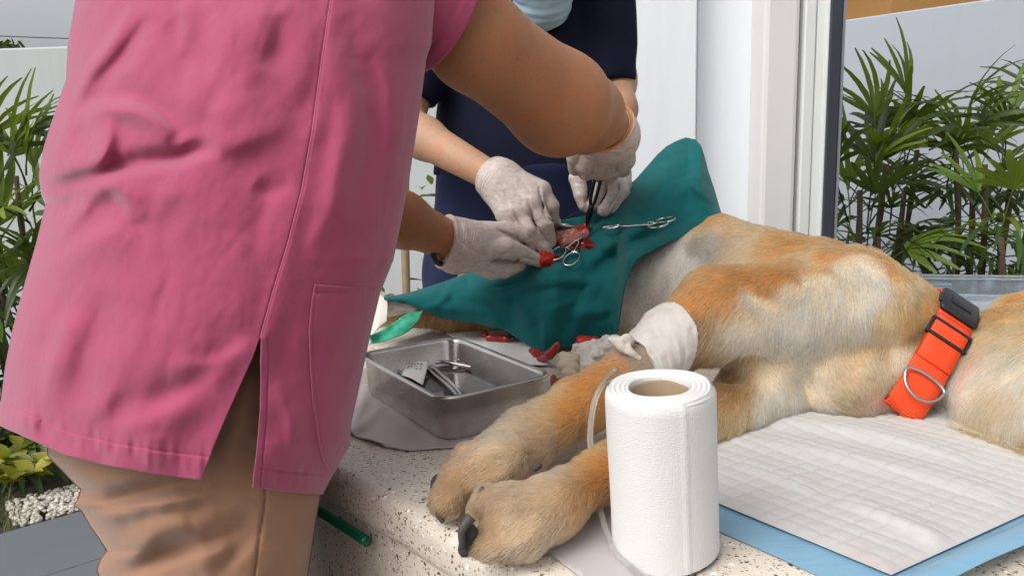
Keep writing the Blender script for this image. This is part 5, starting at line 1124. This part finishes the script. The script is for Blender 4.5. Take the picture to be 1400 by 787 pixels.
# ---- tunic: front and back panels hang from the shoulders, split at the side vent
UL = [(-230, 190), (-120, 130), (0, 103), (65, 92), (110, 90), (150, 76), (200, 60), (240, 53), (265, 56), (280, 62), (330, 50), (400, 30), (450, 17), (500, 7), (540, 2), (580, -4), (680, -8)]
UR = [(-230, 560), (-120, 590), (0, 596), (60, 590), (81, 583), (152, 574), (260, 557), (355, 538), (400, 520), (450, 508), (502, 497), (540, 489), (575, 481), (606, 479), (630, 466), (655, 452), (676, 441), (720, 425)]
USE = [(-230, 476), (0, 452), (80, 440), (180, 427), (260, 413), (330, 395), (400, 373), (462, 356), (700, 330)]
UB = [(462, 355), (490, 345), (520, 331), (560, 313), (590, 300), (625, 286), (657, 274)]
UF = [(462, 357), (520, 357), (560, 356), (610, 352), (667, 346)]
HEMB = [(0, 580), (.15, 600), (.32, 621), (.5, 634), (.73, 646), (1, 656)]; HEMF = [(0, 666), (.5, 672), (1, 676)]
TFOLD = [([(122, 60), (105, 130), (80, 200), (62, 240)], 10, .006), ([(188, 5), (150, 60), (118, 105), (100, 140)], 7, .008), ([(205, 20), (165, 80), (128, 118)], 8, -.006),
    ([(95, 165), (120, 140), (160, 132), (200, 142), (235, 168), (250, 195)], 10, -.012), ([(115, 178), (140, 152), (175, 150), (212, 166), (232, 192)], 13, .010), ([(60, 242), (100, 232), (135, 222), (146, 190), (146, 160)], 12, .013), ([(62, 262), (95, 250), (130, 240), (180, 226), (240, 216), (290, 200)], 8, -.010),
    ([(175, 218), (235, 218), (270, 208), (300, 206)], 7, -.008), ([(80, 330), (110, 290), (130, 262), (160, 256), (180, 280), (184, 306)], 12, .010), ([(66, 300), (90, 285), (110, 270), (135, 262)], 9, -.006), ([(185, 305), (150, 322), (110, 340), (60, 380)], 16, .006),
    ([(250, 0), (258, 40), (250, 80)], 12, .006), ([(375, 20), (380, 60), (360, 95)], 12, -.006), ([(350, 250), (365, 262), (400, 250)], 9, -.004), ([(280, 200), (340, 190), (400, 160)], 16, .005), ([(400, 10), (330, 40), (300, 100), (270, 160)], 30, .008), ([(470, 20), (500, 110), (505, 200), (480, 300)], 16, -.007), ([(455, 60), (470, 160), (460, 260), (430, 360)], 18, .006), ([(520, 60), (535, 150), (525, 260)], 14, .005), ([(230, 30), (280, 90), (300, 150)], 18, -.006),
    ([(100, 420), (80, 480), (60, 560)], 14, .005), ([(150, 400), (120, 480), (100, 590)], 18, -.004), ([(330, 470), (250, 530), (150, 560)], 20, -.006), ([(320, 505), (240, 560), (160, 590)], 14, .006), ([(350, 470), (290, 500), (230, 500)], 12, .005),
    ([(30, 560), (35, 590)], 8, .004), ([(60, 570), (62, 605)], 9, -.003), ([(210, 590), (205, 640)], 10, .003), ([(360, 465), (395, 510), (405, 570)], 14, -.004), ([(380, 520), (400, 580), (395, 650)], 10, .004), ([(170, 250), (250, 270), (320, 330)], 26, .005), ([(330, 200), (350, 260), (330, 330)], 22, -.005)]
_tb = [np.polyfit(*np.array(p_, float).T, 3) for p_ in ([(-230, .93), (-100, .92), (60, .88), (250, .835), (450, .82), (700, .80)], [(-230, .10), (-100, .14), (100, .165), (300, .168), (450, .166), (680, .165)])]
def tun_base(v): return np.polyval(_tb[0], v), np.polyval(_tb[1], v)
def tun_Y(u, v, far=False):
    Yc, b = tun_base(v); s = np.clip((u - interp(v, UL)) / (interp(v, UR) - interp(v, UL)), 0, 1); c = np.sqrt(np.clip(1 - (2 * s - 1) ** 2, 0, 1)) ** .85
    if far: return Yc + b * c * .8
    Y = Yc - b * c; edge = np.clip(np.minimum(s, 1 - s) / .04, 0, 1)
    Y = Y - folds(u, v, TFOLD, 1.45, 1.9, 7) * edge
    q = np.stack([u / 70, v / 90, 0 * u], -1).reshape(-1, 3); w1 = vnoise(q * .8, 101); w2 = vnoise(q * .8, 102)
    ang = 1.12; x1 = u.reshape(-1) * np.sin(ang) + v.reshape(-1) * np.cos(ang); x2 = -u.reshape(-1) * np.cos(ang) + v.reshape(-1) * np.sin(ang)
    qd = np.stack([x1 / 34 + w1 * 1.3, x2 / 150 + w2, 0 * x1], 1); rid = vnoise(qd, 103) * .8; qf = np.stack([x1 / 15 + w2 * 1.5, x2 / 70 + w1, 0 * x1], 1); rf = vnoise(qf, 104)
    Y = Y - (.0042 * vnoise(q, 92) + .0014 * vnoise(q * 2.6, 93) + .0004 * vnoise(q * 7, 95) + .0034 * rid + .0010 * rf * np.clip(.3 + vnoise(q * 1.4, 105), 0, 1)).reshape(u.shape) * edge
    return Y
def panel(u_l, u_r, hem, vtop, nq, nt_, far=False):
    q, t = np.meshgrid(np.linspace(0, 1, nq), np.linspace(0, 1, nt_) ** .9, indexing='ij'); v = vtop + (interp(q, hem) - vtop) * t; a, b = u_l(v), u_r(v)
    qq = .5 - .5 * np.cos(np.pi * q) if far else q
    u = a + (b - a) * qq; return u, v, q
tun = thing('tunic', None, None); tun.parent = pk
def seamB(v): return np.where(v < 462, interp(v, USE), interp(v, UB))
def seamF(v): return np.where(v < 462, interp(v, USE) + .3, interp(v, UF))
u, v, q = panel(lambda v: interp(v, UL), seamB, HEMB, -225, 280, 400)
hemv = interp(q, HEMB); Y = tun_Y(u, v)
Y -= .0012 / SC * np.where((hemv - v < 30), 1, 0); Y += .0014 * gauss(hemv - v - 31, 1.6) + .0010 * gauss(seamB(v) - u - 1.2, 1.4) * (v < 462); Y += .0020 * vnoise(np.stack([u / 9, v / 30, 0 * u], -1).reshape(-1, 3), 96).reshape(u.shape) * gauss(hemv - v - 25, 18)
solid(mesh_np('back_panel', P(u, v, Y).reshape(-1, 3), grid_faces(*u.shape), MAT['pink'], tun), .0013, -1)
u, v, q = panel(seamF, lambda v: interp(v, UR), HEMF, -225, 120, 400)
hemv = interp(q, HEMF); Y = tun_Y(u, v) - .002 - .0012 / SC * np.where(hemv - v < 26, 1, 0) + .0014 * gauss(hemv - v - 27, 1.6) + .0016 * gauss(u - seamF(v) - 9, 1.4) * (v > 462) + .0010 * gauss(u - seamF(v) - 1, 1.4) * (v < 462) + .0014 * (vnoise(np.stack([u / 7, v / 26, 0 * u], -1).reshape(-1, 3), 96)).reshape(u.shape) * gauss(hemv - v - 22, 16)
solid(mesh_np('front_panel', P(u, v, Y).reshape(-1, 3), grid_faces(*u.shape), MAT['pink'], tun), .0013, -1)
u, v, q = panel(lambda v: interp(v, UL) + 5, lambda v: interp(v, UR) - 5, [(0, 576), (.5, 634), (1, 668)], -225, 60, 80, True)
solid(mesh_np('far_panel', P(u, v, tun_Y(u, v, True)).reshape(-1, 3), grid_faces(*u.shape), MAT['pink'], tun), .0013, -1)
# patch pocket on the front panel with its stitched edge
PKL = [(389, 431), (410, 427), (450, 423), (500, 425), (560, 429), (600, 434), (630, 441), (644, 449)]; PKR = [(389, 512), (400, 515), (450, 503), (502, 493), (560, 481), (600, 475), (630, 461), (644, 452)]
q, t = np.meshgrid(np.linspace(0, 1, 40), np.linspace(0, 1, 120), indexing='ij'); v = 389 + 255 * t + 6 * q * (1 - t); u = interp(v, PKL) + (interp(v, PKR) - interp(v, PKL)) * q
Y = tun_Y(u, v) - .0045 + .0012 * gauss(u - interp(v, PKL) - 4, 1.2) + .0014 * gauss(v - 400, 1.8)
solid(mesh_np('pocket', P(u, v, Y).reshape(-1, 3), grid_faces(*u.shape), MAT['pink'], tun), .0011, -1)
# sleeve
sa, sb_ = ARM_PR[0][0] - np.array([.03, 0, .02]), P(603, 16, .955); ax = sb_ - sa; SLn = np.linalg.norm(ax); ax /= SLn; a1 = np.cross(ax, c_f); a1 /= np.linalg.norm(a1); a2 = np.cross(ax, a1)
TT_, LL = np.meshgrid(np.linspace(0, 2 * np.pi, 90), np.linspace(0, 1, 50), indexing='ij'); rr = .056 + .010 * LL + .0022 * np.sin(3 * TT_ + 1) * LL + .002 * vnoise(np.stack([np.cos(TT_) * 2.5, np.sin(TT_) * 2.5, LL * 4], -1).reshape(-1, 3), 97).reshape(LL.shape)
rr += .0014 * (LL > .86) - .0012 * gauss(LL - .85, .008)
SLV = sa + ax * (LL * SLn * (1 + .04 * np.sin(TT_)))[..., None] + rr[..., None] * (np.cos(TT_)[..., None] * a1 + np.sin(TT_)[..., None] * a2)
solid(mesh_np('sleeve', SLV.reshape(-1, 3), grid_faces(90, 50), MAT['pink'], tun), .0015, -1)
sl = [(ARM_PL[0][0], .062), (ARM_PL[0][0] * .45 + ARM_PL[1][0] * .55, .056)]
lo, hi = bounds(sl + [(shc, .1)], .02); fsl = union([rcone(*sl), rcone((shc, .098), (shc - np.array([.03, 0, .12]), .118))], .05)
V, Q = nets(lambda X: np.maximum(fsl(X), (X - sl[1][0]) @ ((sl[1][0] - sl[0][0]) / np.linalg.norm(sl[1][0] - sl[0][0]))), lo, hi, .006); mesh_np('yoke', V, Q, MAT['pink'], tun)

# ---- trousers
KL = [(420, 90), (560, 62), (622, 66), (640, 84), (655, 98), (668, 111), (680, 108), (690, 102), (697, 112), (715, 122), (735, 136), (752, 147), (764, 138), (778, 133), (800, 141), (860, 152)]
KR = [(420, 455), (600, 444), (676, 438), (700, 433), (740, 427), (787, 420), (860, 412)]
KF = [([(105, 690), (150, 688), (210, 668), (280, 660)], 9, -.012), ([(85, 640), (130, 660), (190, 655), (250, 645)], 13, .010), ([(112, 700), (160, 702), (230, 686), (300, 672)], 10, .010), ([(140, 778), (190, 776), (240, 752), (300, 735), (350, 700)], 11, -.012), ([(140, 762), (180, 758), (215, 730), (260, 715)], 14, .010), ([(290, 790), (330, 745), (352, 715)], 12, -.008), ([(350, 500), (330, 560), (300, 650)], 14, .004), ([(200, 700), (260, 730), (300, 790)], 20, .006)]
def kh_Y(u, v, far=False):
    Yc, b = tun_base(v); Yc = Yc + .0; b = b - .035; s = np.clip((u - interp(v, KL)) / (interp(v, KR) - interp(v, KL)), 0, 1); c = np.sqrt(np.clip(1 - (2 * s - 1) ** 2, 0, 1)) ** .8
    if far: return Yc + .05 + b * c * .75
    Y = Yc - b * c; e = np.clip(np.minimum(s, 1 - s) / .05, 0.15, 1)
    Y = Y - folds(u, v, KF, 1.6, 1.7, 4) * e
    Y = Y + .004 * gauss(u - interp(v, [(420, 372), (690, 361), (787, 347), (860, 340)]), 2.0)
    qn = np.stack([u / 50, v / 50, 0 * u], -1).reshape(-1, 3); return Y - (.004 * vnoise(qn, 98) + .0016 * vnoise(qn * 3, 99)).reshape(u.shape) * e
q, v = np.meshgrid(np.linspace(0, 1, 150), np.linspace(430, 850, 190), indexing='ij'); u = interp(v, KL) + (interp(v, KR) - interp(v, KL)) * (.5 - .5 * np.cos(np.pi * q))
nearV = P(u, v, kh_Y(u, v)); farV = P(u, v, kh_Y(u, v, True))
def extend(G):
    last = G[:, -1]; rows = []; cx = last.mean(0)
    for t in np.linspace(0, 1, 24)[1:]:
        r = cx + (last - cx) * np.array([1 - .35 * t, 1 - .35 * t, 0]); r[:, 2] = last[:, 2] * (1 - t) + (.055 + .0 * last[:, 2]) * t; rows.append(r + .003 * vnoise(r * 30, 77)[:, None])
    return np.concatenate([G, np.stack(rows, 1)], 1)
nearV, farV = extend(nearV), extend(farV)
trs = thing('trousers', None, None); trs.parent = pk
solid(mesh_np('near_side', nearV.reshape(-1, 3), grid_faces(*nearV.shape[:2]), MAT['khaki'], trs), .001, -1); solid(mesh_np('far_side', farV.reshape(-1, 3), grid_faces(*farV.shape[:2]), MAT['khaki'], trs), .001, -1)
for s in (-.055, .075):
    V, Q = nets(chain([wp(hx - .03, hy + s, .035, .036), wp(hx + .12, hy + s, .03, .032)], .01), np.array([hx - .09, hy + s - .06, 0.0]), np.array([hx + .18, hy + s + .06, .08]), .006); mesh_np('shoe', V, Q, MAT['black'], pk)

# held things
lumps('gauze_swab', 'small blood-soaked gauze swab pinched between finger and thumb of the dark-skinned hand', 'gauze', [(S(744, 352, 1.385, 9), S(750, 358, 1.39, 7)), (S(742, 361, 1.39, 6), S(752, 352, 1.392, 6))], MAT['bloodgauze'], namp=.0022, nf=200, seed=14, h=.001)
hemostat('dark steel needle holder held upright in the right glove over the incision', P(802, 309, 1.435), P(823, 222, 1.40), np.array([.2, -1, .2]), .0058, MAT['darksteel'], 'needle holder', 'needle_holder', .008, .3, .0026)

# ================================================================ PERSON IN NAVY
nv_ = thing('person', 'person in dark navy top, blue jeans and pale blue face mask behind the bench', 'person', None)
ARM_NR = [S(615, -20, 1.76, 44), S(545, 165, 1.69, 30), S(580, 189, 1.61, 27), S(668, 239, 1.48, 21)]
ARM_NL = [S(832, -40, 1.78, 36), S(843, 112, 1.735, 25), S(846, 150, 1.64, 23), S(838, 192, 1.56, 19)]
hn = P(722, 200, 1.80); nx, ny = hn[0], hn[1]
nsh = P(735, -90, 1.79)
NAVB = [([wp(nx, ny, .86, .075), wp(nx, ny, 1.02, .07), (nsh - np.array([0, 0, .16]), .075), (nsh, .06)], .05), ([(P(640, -45, 1.78), .045), (P(815, -55, 1.79), .045)], .04), ([(P(752, -10, 1.74), .05), (P(745, -60, 1.70), .048)], .03),
        ([wp(nx - .09, ny, .84, .08), wp(nx - .09, ny, .46, .055), wp(nx - .09, ny, .10, .04), wp(nx - .09, ny - .12, .045, .03)], .02), ([wp(nx + .09, ny, .84, .08), wp(nx + .09, ny, .46, .055), wp(nx + .09, ny, .10, .04), wp(nx + .09, ny - .12, .045, .03)], .02)]
hdn = P(740, -90, 1.63); hpn, hqn = head_prims(hdn, (-.05, -.75, -.62)); NAVB += hpn
nbody, nb_f = body_mesh('body', NAVB, ['b', 'd'], nv_, MAT['skin_mid'], .0062, [ARM_NR, ARM_NL])
glove('b', P(672, 240, 1.475), P(730, 282, 1.40) - P(640, 224, 1.53), nv_, chain(ARM_NR, .02), 120)
glove('d', P(838, 190, 1.56), P(832, 260, 1.47) - P(840, 170, 1.60), nv_, chain(ARM_NL, .02), 130)
torso_n = [(S(724, 236, 1.80, 134), S(722, 60, 1.80, 118)), (S(722, 60, 1.80, 120), S(735, -60, 1.79, 95))]
shirt_f = union([rcone(a, b, 1.55) for a, b in torso_n] + [rcone(S(640, -45, 1.78, 50), S(815, -55, 1.79, 50))] + [rcone(S(622, -30, 1.77, 52), S(560, 140, 1.70, 36)), rcone(S(815, -45, 1.77, 52), S(830, 110, 1.715, 38))], .03)
sR0, sR1 = P(622, -30, 1.77), P(562, 134, 1.70); sL0, sL1 = P(815, -45, 1.785), P(833, 118, 1.715)
def shirt(X):
    X = np.asarray(X, np.float32); d = shirt_f(X) - .006 * vnoise(X * np.array([14, 14, 5]), 141) - .003 * vnoise(X * 26, 142)
    nR = (sR1 - sR0) / np.linalg.norm(sR1 - sR0); nL = (sL1 - sL0) / np.linalg.norm(sL1 - sL0)
    inR = (X - sR1) @ nR; nearR = np.linalg.norm(X - sR1, axis=1) < .085; d = np.where(nearR & (X[:, 0] < P(590, 150, 1.7)[0]), np.maximum(d, inR), d)
    inL = (X - sL1) @ nL; nearL = np.linalg.norm(X - sL1, axis=1) < .075; d = np.where(nearL & (X[:, 0] > P(812, 120, 1.74)[0]), np.maximum(d, inL), d)
    nk = P(748, -18, 1.66); d = np.maximum(d, .044 - np.linalg.norm((X - nk) * np.array([1, .8, .62]), axis=1))
    return np.maximum(d, P(700, 236, 1.80)[2] - X[:, 2])
sph = [s for ab in torso_n for s in ab] + [S(560, 140, 1.70, 50), S(815, -55, 1.79, 60), S(833, 108, 1.74, 60), S(622, -30, 1.77, 60)]
lo, hi = bounds(sph, .03); V, Q = nets(shirt, lo, hi, .0065, margin=1.6); mesh_np('shirt', V, Q, MAT['navy'], nv_)
def legs(s): return [wp(nx + s * .085, ny, .86, .125), wp(nx + s * .09, ny, .46, .085), wp(nx + s * .09, ny, .06, .075)]
jf = union([chain(legs(-1), .03), chain(legs(1), .03), rcone(S(722, 330, 1.80, 128), S(724, 232, 1.80, 128), 1.5)], .05)
lo, hi = bounds(legs(-1) + legs(1) + [S(722, 240, 1.8, 150)], .03); lo[2] = .03
V, Q = nets(lambda X: np.maximum(np.maximum(jf(X) - .006 * vnoise(X * np.array([16, 16, 7]), 151) - .003 * vnoise(X * 34, 152), X[:, 2] - P(700, 222, 1.8)[2]), .05 - X[:, 2]), lo, hi, .008, margin=1.5); mesh_np('jeans', V, Q, MAT['denim'], nv_)
for s in (-.09, .09):
    V, Q = nets(chain([wp(nx + s, ny + .02, .035, .036), wp(nx + s, ny - .15, .03, .032)], .01), np.array([nx + s - .06, ny - .21, 0.0]), np.array([nx + s + .06, ny + .08, .08]), .006); mesh_np('shoe', V, Q, MAT['black'], nv_)
# mask over nose, mouth and chin with pleats and ear loops
fwn = hqn(1, 0, 0) - hqn(0, 0, 0); upn = hqn(0, 0, 1) - hqn(0, 0, 0)
mf = chain([(hqn(.022, 0, -.02), .080), (hqn(.046, 0, -.088), .048)], .03); lo, hi = bounds([(hqn(.03, 0, -.05), .12)], .02)
def maskf(X):
    X = np.asarray(X, np.float32); s = (X - hdn) @ upn; return np.maximum(mf(X) - .0009 * np.sin(s * 420) - .0012 * vnoise(X * 60, 161), np.maximum(-((X - hdn) @ fwn) - .005, s + .002))
V, Q = nets(maskf, lo, hi, .003, margin=1.5); msk = mesh_np('mask', V, Q, MAT['mask'], nv_)
for s in (-1, 1): tube('ear_loop', spline([hqn(.02, s * .074, -.03), hqn(.0, s * .094, .0), hqn(.02, s * .080, -.075)], 16), .0012, MAT['white'], msk, 6)
fh2 = chain([(hqn(-.02, 0, .045), .088), (hqn(-.05, 0, -.01), .074)], .02); lo, hi = bounds([(hqn(-.02, 0, .045), .09), (hqn(-.05, 0, -.01), .08)], .02)
V, Q = nets(lambda X: np.maximum(fh2(X) + .004 * vnoise(X * 50, 93), (X - hqn(.055, 0, 0)) @ fwn), lo, hi, .006); mesh_np('hair', V, Q, MAT['hair'], nv_)
